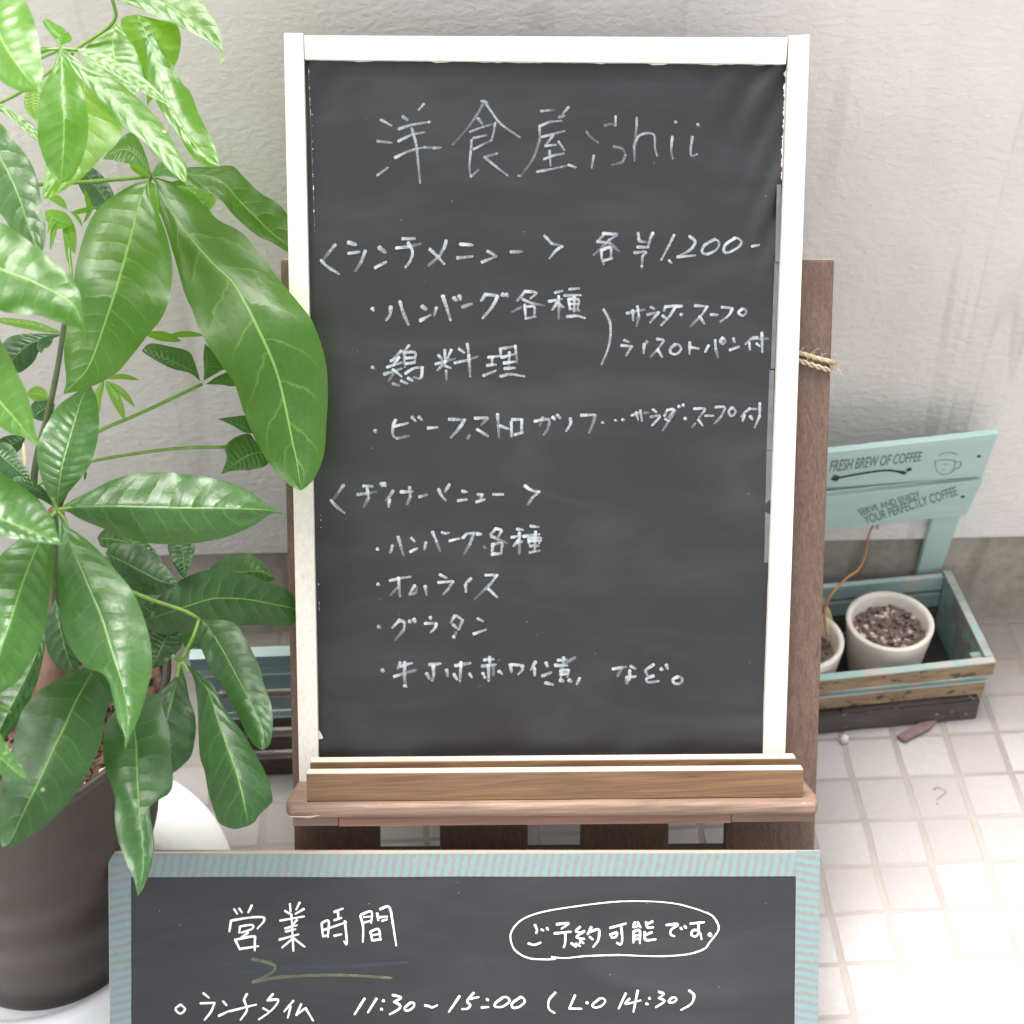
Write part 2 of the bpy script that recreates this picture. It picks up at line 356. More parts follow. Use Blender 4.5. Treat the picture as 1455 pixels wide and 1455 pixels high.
# plant
def leafmat(name, dark, light, trans, tk, vein, rough=0.36, bstr=0.5):
    m, t, b = mat(name)
    uv = t.nodes.new('ShaderNodeTexCoord'); sp = t.nodes.new('ShaderNodeSeparateXYZ'); lk(t, uv.outputs['UV'], sp.inputs[0])
    info = t.nodes.new('ShaderNodeObjectInfo')
    wob = math_(t, 'MULTIPLY', math_(t, 'SUBTRACT', noise_(t, coords(t), 26, 3), 0.5), 0.9)
    s = math_(t, 'ABSOLUTE', math_(t, 'SUBTRACT', math_(t, 'MULTIPLY', sp.outputs[1], 2.0), 1.0))
    side = math_(t, 'GREATER_THAN', sp.outputs[1], 0.5)
    N = math_(t, 'ADD', math_(t, 'MULTIPLY', info.outputs['Random'], 6.0), 8.0)
    wv = math_(t, 'SUBTRACT', math_(t, 'MULTIPLY', sp.outputs[0], N), math_(t, 'MULTIPLY', math_(t, 'POWER', s, 1.5), 1.05))
    wv = math_(t, 'ADD', math_(t, 'ADD', wv, wob), math_(t, 'MULTIPLY', side, 0.43))
    fr = math_(t, 'ABSOLUTE', math_(t, 'SUBTRACT', math_(t, 'FRACT', wv), 0.5))      # 0.5 at vein, 0 between
    vd = math_(t, 'SUBTRACT', 0.5, fr)                                             # distance to a vein
    fade = ramp(t, s, [(0.55, 1.0), (0.92, 0.0)])
    vm = math_(t, 'MULTIPLY', ramp(t, vd, [(0.012, 1.0), (0.055, 0.0)]), fade)
    mid = ramp(t, s, [(0.012, 1.0), (0.036, 0.0)])
    net = nd(t, 'ShaderNodeTexVoronoi', Scale=150.0, _feature='DISTANCE_TO_EDGE'); lk(t, coords(t), net.inputs['Vector'])
    nets = ramp(t, net.outputs['Distance'], [(0.0, 1.0), (0.10, 0.0)])
    n = noise_(t, coords(t), 14, 5)
    c = ramp(t, n, [(0.35, dark), (0.68, light)])
    hv = t.nodes.new('ShaderNodeHueSaturation'); lk(t, c, hv.inputs['Color'])
    lk(t, math_(t, 'ADD', math_(t, 'MULTIPLY', info.outputs['Random'], 0.4), 0.8), hv.inputs['Value'])
    c = mix(t, math_(t, 'MULTIPLY', nets, 0.10), hv.outputs[0], vein)
    c = mix(t, math_(t, 'MULTIPLY', vm, 0.26), c, vein)
    c = mix(t, mid, c, vein)
    sv = nd(t, 'ShaderNodeTexVoronoi', Scale=34.0); lk(t, coords(t), sv.inputs['Vector'])
    pk = nd(t, 'ShaderNodeSeparateColor'); lk(t, sv.outputs['Color'], pk.inputs[0])
    spot = math_(t, 'MULTIPLY', ramp(t, sv.outputs['Distance'], [(0.05, 1.0), (0.08, 0.0)]), ramp(t, pk.outputs[0], [(0.93, 0.0), (0.95, 1.0)]))
    c = mix(t, spot, c, (0.55, 0.50, 0.25))
    lk(t, c, b.inputs['Base Color']); b.inputs['Roughness'].default_value = rough
    b.inputs['Specular IOR Level'].default_value = 0.55
    puff = math_(t, 'MULTIPLY', math_(t, 'POWER', math_(t, 'MULTIPLY', vd, 2.0), 0.55), fade)
    h = math_(t, 'ADD', puff, math_(t, 'MULTIPLY', noise_(t, coords(t), 60, 3), 0.35))
    h = math_(t, 'SUBTRACT', h, math_(t, 'MULTIPLY', nets, 0.05))
    h = math_(t, 'SUBTRACT', h, math_(t, 'MULTIPLY', mid, 0.35))
    bump(t, b, h, bstr, 0.0024)
    tl = t.nodes.new('ShaderNodeBsdfTranslucent')
    lk(t, mix(t, math_(t, 'ADD', math_(t, 'MULTIPLY', vm, 0.3), mid, clamp=True), trans, tuple(min(1, x*1.4) for x in trans)), tl.inputs['Color'])
    mx = t.nodes.new('ShaderNodeMixShader'); mx.inputs[0].default_value = tk
    lk(t, b.outputs[0], mx.inputs[1]); lk(t, tl.outputs[0], mx.inputs[2])
    lk(t, mx.outputs[0], t.nodes['Material Output'].inputs['Surface']); return m
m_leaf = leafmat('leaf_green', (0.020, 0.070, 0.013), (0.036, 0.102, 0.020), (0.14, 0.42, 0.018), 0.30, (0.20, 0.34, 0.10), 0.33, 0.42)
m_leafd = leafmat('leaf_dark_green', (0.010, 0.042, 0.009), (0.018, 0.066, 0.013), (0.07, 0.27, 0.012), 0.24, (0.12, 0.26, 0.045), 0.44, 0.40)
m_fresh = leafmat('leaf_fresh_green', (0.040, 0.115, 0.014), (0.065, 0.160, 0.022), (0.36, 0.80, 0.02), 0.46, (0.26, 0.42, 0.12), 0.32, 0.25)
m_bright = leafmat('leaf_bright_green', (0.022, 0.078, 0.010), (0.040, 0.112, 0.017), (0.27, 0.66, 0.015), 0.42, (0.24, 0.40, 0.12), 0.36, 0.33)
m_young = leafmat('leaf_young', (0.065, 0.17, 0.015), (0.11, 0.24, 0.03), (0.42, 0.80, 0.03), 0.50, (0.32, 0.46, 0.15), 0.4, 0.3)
m_stem = simple('green_stem', (0.13, 0.235, 0.035), 0.4, 0.25, 60)
m_bark = wood('brown_bark', (0.085, 0.045, 0.030), (0.20, 0.115, 0.080), (0, 0, 0), (60, 60, 9), 0.8)
m_stemd = simple('woody_green_stem', (0.055, 0.085, 0.028), 0.55, 0.35, 70, 0.3)
m_pot = simple('dark_brown_plastic', (0.040, 0.029, 0.0255), 0.5, 0.08, 6)
m_soil = simple('bark_chips', (0.085, 0.045, 0.030), 0.9, 0.7, 110, 0.8)
m_perl = simple('pale_chips', (0.50, 0.38, 0.26), 0.9, 0.3, 90)
m_whitep = simple('white_glazed', (0.95, 0.95, 0.95), 0.3, 0.02, 20)
# planters
m_teal = wood('worn_teal_paint', (0.25, 0.37, 0.34), (0.33, 0.45, 0.415), (0, 0, 0), (9, 60, 60), 0.65, worn=(0.42, 0.40, 0.36), wamt=0.52)
m_teal2 = wood('teal_paint_print_face', (0.33, 0.47, 0.43), (0.40, 0.54, 0.495), (0, 0, 0), (5, 40, 40), 0.65, worn=(0.52, 0.60, 0.56), wamt=0.66)
m_cap = wood('bare_grey_cap', (0.20, 0.23, 0.21), (0.42, 0.42, 0.39), (0, 0, R_(90)), (9, 60, 60), 0.75, worn=(0.27, 0.39, 0.36), wamt=0.56)
m_teald = wood('worn_teal_inner', (0.17, 0.275, 0.25), (0.27, 0.385, 0.355), (0, 0, 0), (9, 60, 60), 0.7, worn=(0.24, 0.205, 0.185), wamt=0.50)
m_tan = wood('bare_weathered_slat', (0.15, 0.098, 0.05), (0.34, 0.24, 0.14), (0, 0, 0), (16, 190, 190), 0.75, worn=(0.055, 0.042, 0.03), wamt=0.54)
m_dk = wood('rotten_dark_slat', (0.042, 0.032, 0.028), (0.10, 0.078, 0.070), (0, 0, 0), (16, 190, 190), 0.8, worn=(0.34, 0.32, 0.31), wamt=0.60)
m_blue_slat = wood('worn_blue_paint', (0.17, 0.275, 0.305), (0.23, 0.345, 0.375), (0, 0, 0), (6, 60, 60), 0.55, worn=(0.5, 0.52, 0.52), wamt=0.72)
m_blue_lit = wood('lit_blue_edge', (0.36, 0.47, 0.46), (0.46, 0.57, 0.55), (0, 0, 0), (6, 60, 60), 0.6, worn=(0.6, 0.6, 0.58), wamt=0.68)
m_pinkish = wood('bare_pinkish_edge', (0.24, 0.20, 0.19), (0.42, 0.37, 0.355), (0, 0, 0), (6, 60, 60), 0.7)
m_black = simple('dark_liner', (0.018, 0.017, 0.016), 0.9, 0.4, 30)
m_print = simple('stencil_ink', (0.13, 0.205, 0.19), 0.8, 0.2, 60)
m_printk = simple('stencil_black', (0.018, 0.03, 0.03), 0.8, 0.2, 60)
m_printf = simple('stencil_faded', (0.20, 0.29, 0.27), 0.8, 0.3, 90)
m_cream = simple('cream_terracotta', (0.66, 0.61, 0.53), 0.5, 0.07, 25, 0.05)
m_gravel = simple('brown_gravel', (0.15, 0.105, 0.092), 0.75, 0.5, 50)
m_gravel2 = simple('pale_gravel', (0.52, 0.44, 0.38), 0.75, 0.25, 50)
m_twig = simple('dry_orange_stem', (0.33, 0.15, 0.055), 0.6, 0.25, 60)
m_straw = simple('dry_straw', (0.52, 0.42, 0.24), 0.7, 0.2, 60)
m_rope = simple('jute_twine', (0.44, 0.345, 0.235), 0.85, 0.25, 300, 0.3)
m_chip = simple('purple_wood_chip', (0.19, 0.125, 0.12), 0.8, 0.25, 60)
m_stone = simple('white_pebble', (0.55, 0.53, 0.51), 0.7, 0.1)
m_iron = simple('rusty_screw', (0.045, 0.06, 0.055), 0.5, 0.3, 200)

# ------------------------------------------------------------------ the ground and the wall
bm = bmesh.new()
boxf(bm, Frame(Vector((0, 0, 0)), Vector((1, 0, 0)), Vector((0, 1, 0)), Vector((0, 0, 1))), -60, 60, -60, 20, -0.3, 0.0)
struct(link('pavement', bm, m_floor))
WY, WK = 1.6817, -0.0242                       # wall face: y = WY + WK*x
ang = math.atan(WK)
WU = Vector((math.cos(ang), math.sin(ang), 0)); WN = Vector((math.sin(ang), -math.cos(ang), 0))
WALL = Frame(Vector((0, WY, 0)), WU, Vector((0, 0, 1)), WN)      # c>0 towards the camera
wall = thing('stucco_wall', (0, WY, 0), 'grey beige sprayed stucco wall with faint drip stains behind everything', 'wall')
bm = bmesh.new(); boxf(bm, WALL, -4, 4, 0.166, 1.62, -0.25, 0.016, 0.004); link('rendered_face', bm, m_wall, wall)
bm = bmesh.new(); boxf(bm, WALL, -4, 4, -0.05, 0.1655, -0.245, 0.0); link('plinth', bm, m_plinth, wall)

# ------------------------------------------------------------------ easel frame
EN = Vector((0, -math.cos(LEAN), math.sin(LEAN)))
v0 = Vector((0, math.sin(LEAN), math.cos(LEAN)))
th = R_(1.95)
EU = Vector((1, 0, 0))*math.cos(th) - v0*math.sin(th); EV = Vector((1, 0, 0))*math.sin(th) + v0*math.cos(th)
E = Frame(Vector((0.05862, 1.1738, 0.29)), EU, EV, EN)           # c = 0 is the face of the black sheet
def to_ground(a, c):                                               # v at which (a, v, c) reaches the floor
    p = E.p(a, 0, c); return -p.z/EV.z
easel = thing('wooden_easel', E.p(0, -0.33, -0.02).to_tuple()[:2] + (0.0,), 'brown slatted wooden easel with a double lipped tray, leaning against the wall side', 'easel')
SB, SF = -0.030, -0.0145
for xa, xb in ((-0.2747, -0.1794), (-0.1128, -0.0146), (0.0444, 0.1431), (0.2064, 0.3075)):
    bm = bmesh.new(); boxf(bm, E, xa, xb, to_ground((xa+xb)/2, SF)+0.002, 0.538, SB, SF, 0.0025)
    link('slat', bm, m_post, easel)
# cross rails behind the slats, rear legs
for b0, b1 in ((-0.141, -0.121), (0.40, 0.44)):
    bm = bmesh.new(); boxf(bm, E, -0.262, 0.295, b0, b1, SB-0.020, SB-0.0005, 0.002); link('cross_rail', bm, m_rear, easel)
for a in (-0.22, 0.25):
    top = E.p(a, 0.42, SB-0.03); foot = Vector((top.x, top.y+0.10, 0.0))
    d = (foot-top).normalized(); fr = Frame(foot, Vector((1, 0, 0)), -d, Vector((1, 0, 0)).cross(-d))
    bm = bmesh.new(); boxf(bm, fr, -0.014, 0.014, 0.002, (top-foot).length, -0.01, 0.01, 0.002); link('rear_leg', bm, m_rear, easel)
VB = -0.0245                                                       # top of the shelf
bm = bmesh.new()
FRS = Frame(E.p(0, VB, 0), EU, EN, EV)
prism(bm, FRS, [(-0.266, SF+0.0005), (0.287, SF+0.0005), (0.2915, 0.066), (0.287, 0.0825), (-0.268, 0.0790), (-0.2735, 0.064)], -0.0150, 0.0, 0.0048)
link('shelf', bm, m_shelf, easel, True)
AP0, AP1 = VB-0.0262, VB-0.0151
bm = bmesh.new(); boxf(bm, E, -0.2170, 0.1975, AP0, AP1, 0.040, 0.0735, 0.001); link('apron', bm, m_apron, easel)
for a0, a1 in ((-0.2655, -0.2175), (0.1980, 0.2870)):
    bm = bmesh.new(); boxf(bm, E, a0, a1, AP0+0.0005, AP1, SF+0.001, 0.0722, 0.001); link('bracket', bm, m_apron2, easel)
bm = bmesh.new(); prism(bm, E, [(-0.2505, VB+0.0004), (0.2740, VB+0.0004), (0.2740, VB+0.0304), (-0.2505, VB+0.0305)], 0.055, 0.0700, 0.0009); link('front_lip', bm, m_tray, easel)
bm = bmesh.new(); boxf(bm, E, -0.2495, 0.2720, VB+0.0004, VB+0.0330, 0.0240, 0.0400, 0.0009); link('rear_lip', bm, m_tray, easel)
# pale strips: light on the upper edges and sawn post ends put into colour
bm = bmesh.new(); boxf(bm, E, -0.2498, 0.2733, VB+0.0306, VB+0.0314, 0.0556, 0.0694); link('lip_edge', bm, m_lit_edge, easel)
bm = bmesh.new(); boxf(bm, E, -0.2489, 0.2714, VB+0.0331, VB+0.0339, 0.0246, 0.0394); link('lip_edge', bm, m_lit_edge, easel)
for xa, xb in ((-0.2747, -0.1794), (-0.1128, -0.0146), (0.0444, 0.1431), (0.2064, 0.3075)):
    bm = bmesh.new(); boxf(bm, E, xa+0.002, xb-0.002, 0.5382, 0.5389, SB+0.0022, SF-0.0022); link('sawn_end', bm, m_lit_edge, easel)
# splintered corner of the shelf
bm = bmesh.new()
for i in range(9):
    a = -0.270+i*0.0028; tube(bm, [FRS.p(a-0.002, 0.0800, -0.0115-0.0004*i), FRS.p(a+0.012, 0.0806, -0.0128+0.0003*i)], lambda t: 0.0007*(1-abs(2*t-1)*0.8), 5)
link('splinter', bm, m_ply, easel)

# ------------------------------------------------------------------ the menu board standing on the easel
menu = thing('menu_board', E.p(0, VB, -0.01), 'tall black menu board in a whitewashed frame standing on the easel tray', 'menu board')
def pq(*pts, c=0.006): return [E.px(x, y, c) for x, y in pts]
FB, FT = -0.0125, 0.006
bm = bmesh.new(); prism(bm, E, pq((403, 46.5), (431, 47), (453.5, 1112), (425, 1111)), FB, FT, 0.0010); link('frame_stile', bm, m_white_v, menu)
bm = bmesh.new(); prism(bm, E, pq((1121, 50), (1151, 49), (1114.5, 1112), (1083, 1112)), FB, FT, 0.0010); link('frame_stile', bm, m_white_v, menu)
bm = bmesh.new(); prism(bm, E, pq((431.6, 50), (1120.4, 53), (1117.2, 91), (432.6, 84.5)), FB, FT-0.0012, 0.0008); link('frame_rail', bm, m_white_h, menu)
bm = bmesh.new(); prism(bm, E, pq((453, 1082), (1084, 1084), (1083, 1111), (454, 1111)), FB, FT-0.0012, 0.0008); link('frame_rail', bm, m_white_h, menu)
# sheet: black paper that ripples where it is tucked under the frame
A0, A1, B0, B1 = -0.2440, 0.2500, -0.012, 0.7420
def sheet_h(a, b):
    s, t = (a-A0)/(A1-A0), (b-B0)/(B1-B0)
    h = 0.0006*noise.noise((a*6, b*6, 0.3))
    dx, dy = 1-s, 1-t                                   # top right folds
    k = math.exp(-((dx/0.13)**2 + (dy/0.10)**2))
    h += 0.0036*k*math.sin((dx*1.0-dy*0.75)*75+0.6)
    k = math.exp(-((s/0.09)**2 + (dy/0.07)**2))         # top left fold
    h += 0.0036*k*math.sin((s*1.0+dy*0.5)*62)
    k = math.exp(-((dy/0.05)**2)); h += 0.0006*k*math.sin(s*23+1)*math.sin(s*7)
    k = math.exp(-((dx/0.06)**2 + ((t-0.82)/0.10)**2)); h += 0.0026*k*math.sin((dx*2.0+t*1.3)*52)
    k = math.exp(-(((t-0.01)/0.055)**2))                # bottom bulge
    h += 0.0085*k*(0.55+0.6*math.sin(s*9.0+0.9)*math.sin(s*4.1+0.4)+0.35*noise.noise((s*9, t*14, 4.0)))
    k = math.exp(-((s/0.035)**2)); h -= 0.0016*k
    h += 0.0016*math.exp(-(dy/0.035)**2)*noise.noise((s*26, dy*6, 1.0)) + 0.0014*math.exp(-(dx/0.03)**2)*noise.noise((t*30, dx*9, 2.0)) + 0.0014*math.exp(-(s/0.03)**2)*noise.noise((t*30, s*9, 7.0))
    h += 0.0022*math.exp(-(t/0.06)**2)*noise.noise((s*16, t*10, 9.0))
    return h
bm = bmesh.new(); NA, NB = 170, 220
gv = [[bm.verts.new(E.p(A0+(A1-A0)*i/NA, B0+(B1-B0)*j/NB, sheet_h(A0+(A1-A0)*i/NA, B0+(B1-B0)*j/NB)-0.0030)) for i in range(NA+1)] for j in range(NB+1)]
for j in range(NB):
    for i in range(NA): bm.faces.new([gv[j][i], gv[j][i+1], gv[j+1][i+1], gv[j+1][i]])
sheet = link('sheet', bm, m_sheet, menu, True)
bm = bmesh.new(); boxf(bm, E, -0.252, 0.262, -0.018, 0.752, -0.0115, -0.0085); link('backing_board', bm, m_rear, menu)
# strip of backing showing where the paper stops short, torn scraps along the frame
def poly_on_sheet(bm, pts, lift, fr=E, hf=sheet_h, thick=0.0003):
    q = [fr.px(x, y, 0) for x, y in pts]
    prism(bm, fr, q, (hf(*q[0]) if hf else 0)-0.003+lift-thick, (hf(*q[0]) if hf else 0)-0.003+lift)
bm = bmesh.new()
poly_on_sheet(bm, [(1104, 262), (1110, 262), (1108, 372), (1101.5, 372)], 0.0006); poly_on_sheet(bm, [(1101, 372.5), (1107.5, 372.5), (1101.5, 524), (1095.5, 524)], 0.0006)
poly_on_sheet(bm, [(1094, 526), (1101, 526), (1098, 640), (1090, 640)], 0.0005); poly_on_sheet(bm, [(1090, 641), (1098, 641), (1094, 800), (1086.5, 800)], 0.0004)
link('backing_strip', bm, m_edge, menu)
bm = bmesh.new()
rs = random.Random(3)
def scrap(x0, y0, x1, y1, n, r0, r1):
    for i in range(n):
        f = rs.random(); x = x0+(x1-x0)*f; y = y0+(y1-y0)*f; r = rs.uniform(r0, r1)
        a, b = E.px(x, y, 0); k = 0.00052
        pts = [(a+math.cos(q)*r*k*rs.uniform(0.5, 1.2)*0.6, b+math.sin(q)*r*k*rs.uniform(0.5, 1.4)) for q in (0, 1.2, 2.3, 3.4, 4.3, 5.4)]
        prism(bm, E, pts, sheet_h(a, b)-0.0025, sheet_h(a, b)-0.0019)
scrap(442, 110, 446, 330, 9, 0.8, 2.4); scrap(452, 640, 456, 760, 5, 0.8, 2.0); scrap(452, 830, 455, 930, 6, 0.7, 1.8)
def ragged(x0, y0, x1, y1, wx, wy, lo, seed):
    n = 90; rows = []
    for i in range(n+1):
        f = i/n; k = max(0.02, lo+0.9*noise.noise((f*17, seed, 0))+0.5*noise.noise((f*60, seed, 3)))
        p = E.px(x0+(x1-x0)*f, y0+(y1-y0)*f, 0); q = E.px(x0+(x1-x0)*f+wx*k, y0+(y1-y0)*f+wy*k, 0)
        rows.append([bm.verts.new(E.p(*p, sheet_h(*p)-0.0016)), bm.verts.new(E.p(*q, sheet_h(*q)-0.0022))])
    for i in range(n): bm.faces.new([rows[i][0], rows[i+1][0], rows[i+1][1], rows[i][1]])
ragged(1117.5, 100, 1111, 255, -4.5, 0, 0.22, 1); ragged(450, 85.5, 1112, 92, 0, 3.5, 0.05, 2); ragged(438, 96, 447, 330, 3, 0, -0.08, 3)
poly_on_sheet(bm, [(451, 1035), (455, 1040), (459, 1048), (456, 1052), (451, 1049)], 0.002)
link('torn_scrap', bm, m_torn, menu)['kind'] = 'stuff'

# ------------------------------------------------------------------ hand-chalked writing: strokes as thin ribbons of chalk
LIFT = [0]
def strokes(bm, fr, hf, base, reg, txt, w, dens=1.1, fade=0.62):
    """reg = (ox, oy, scale); txt: strokes separated by ';', points 'x,y'"""
    ox, oy, sc = reg
    lay = bm.verts.layers.float.get('dens') or bm.verts.layers.float.new('dens')
    for st in txt.split(';'):
        st = st.strip()
        if not st: continue
        d0, w0, fd = dens, w, fade
        if st[0] == '~': d0 *= 0.45; st = st[1:]            # faint stroke
        if st[0] == 'o': w0 *= 1.22; st = st[1:]            # dot
        pts = [tuple(float(q) for q in p.split(',')) for p in st.split()]
        P = [Vector((*fr.px(ox+x/sc, oy+y/sc, 0), 0)) for x, y in pts]
        L = sum((P[i+1]-P[i]).length for i in range(len(P)-1))
        hw = w0/sc/2*(P[0]-Vector((*fr.px(ox+pts[0][0]/sc+1, oy+pts[0][1]/sc, 0), 0))).length
        n = max(4, int(L/0.0010)); C = catmull(P, n)
        LIFT[0] = (LIFT[0]+1) % 14; lift = base+0.00006*LIFT[0]
        seed = random.random()*99
        rows = []
        ext = hw*0.8
        t0 = (C[1]-C[0]).normalized(); t1 = (C[-1]-C[-2]).normalized()
        C = [C[0]-t0*ext*0.9, C[0]-t0*ext*0.5] + C + [C[-1]+t1*ext*0.5, C[-1]+t1*ext*0.9]
        m = len(C)
        for i, p in enumerate(C):
            t = (C[min(i+1, m-1)]-C[max(i-1, 0)]); t = t.normalized() if t.length > 1e-9 else Vector((1, 0, 0))
            nn = Vector((-t.y, t.x, 0)); f = i/(m-1)
            k = 1.0+0.22*noise.noise((f*L*160, seed, 0)) + 0.10 - 0.34*f
            if i == 0 or i == m-1: k *= 0.45
            elif i == 1 or i == m-2: k *= 0.85
            dd = d0*(1-fd*f*(1 if f < 0.9 else 0.6))*(0.85+0.5*noise.noise((f*L*90, seed, 5)))
            row = []
            for sg in (-1, -0.5, 0.5, 1):
                q = p+nn*hw*k*sg*(1+0.12*noise.noise((f*L*420, seed+sg*7, 2)))
                h = hf(q.x, q.y)-0.003 if hf else 0.0
                v = bm.verts.new(fr.p(q.x, q.y, h+lift+1e-6*i)); v[lay] = max(0.05, dd)*(0.8 if abs(sg) == 1 else 1.0); row.append(v)
            rows.append(row)
        for i in range(m-1):
            for k in range(3):
                try: bm.faces.new([rows[i][k], rows[i][k+1], rows[i+1][k+1], rows[i+1][k]])
                except ValueError: pass
T1 = (520, 130, 5); T2 = (720, 130, 5); T3 = (445, 310, 5); T4 = (680, 310, 5); T5 = (830, 310, 5); T6 = (510, 395, 5); T7 = (680, 395, 5)
T8 = (830, 415, 5); T9 = (510, 475, 5); T10 = (510, 560, 5); T11 = (680, 560, 5); T12 = (830, 555, 5); T13 = (460, 670, 4.477); T14 = (520, 735, 5)
T15 = (520, 920, 5); T16 = (720, 920, 5); T17 = (300, 1265, 5); T18 = (715, 1265, 5); T19 = (880, 1265, 5); T21 = (230, 1395, 5); T22 = (480, 1395, 5); T23 = (740, 1395, 5)
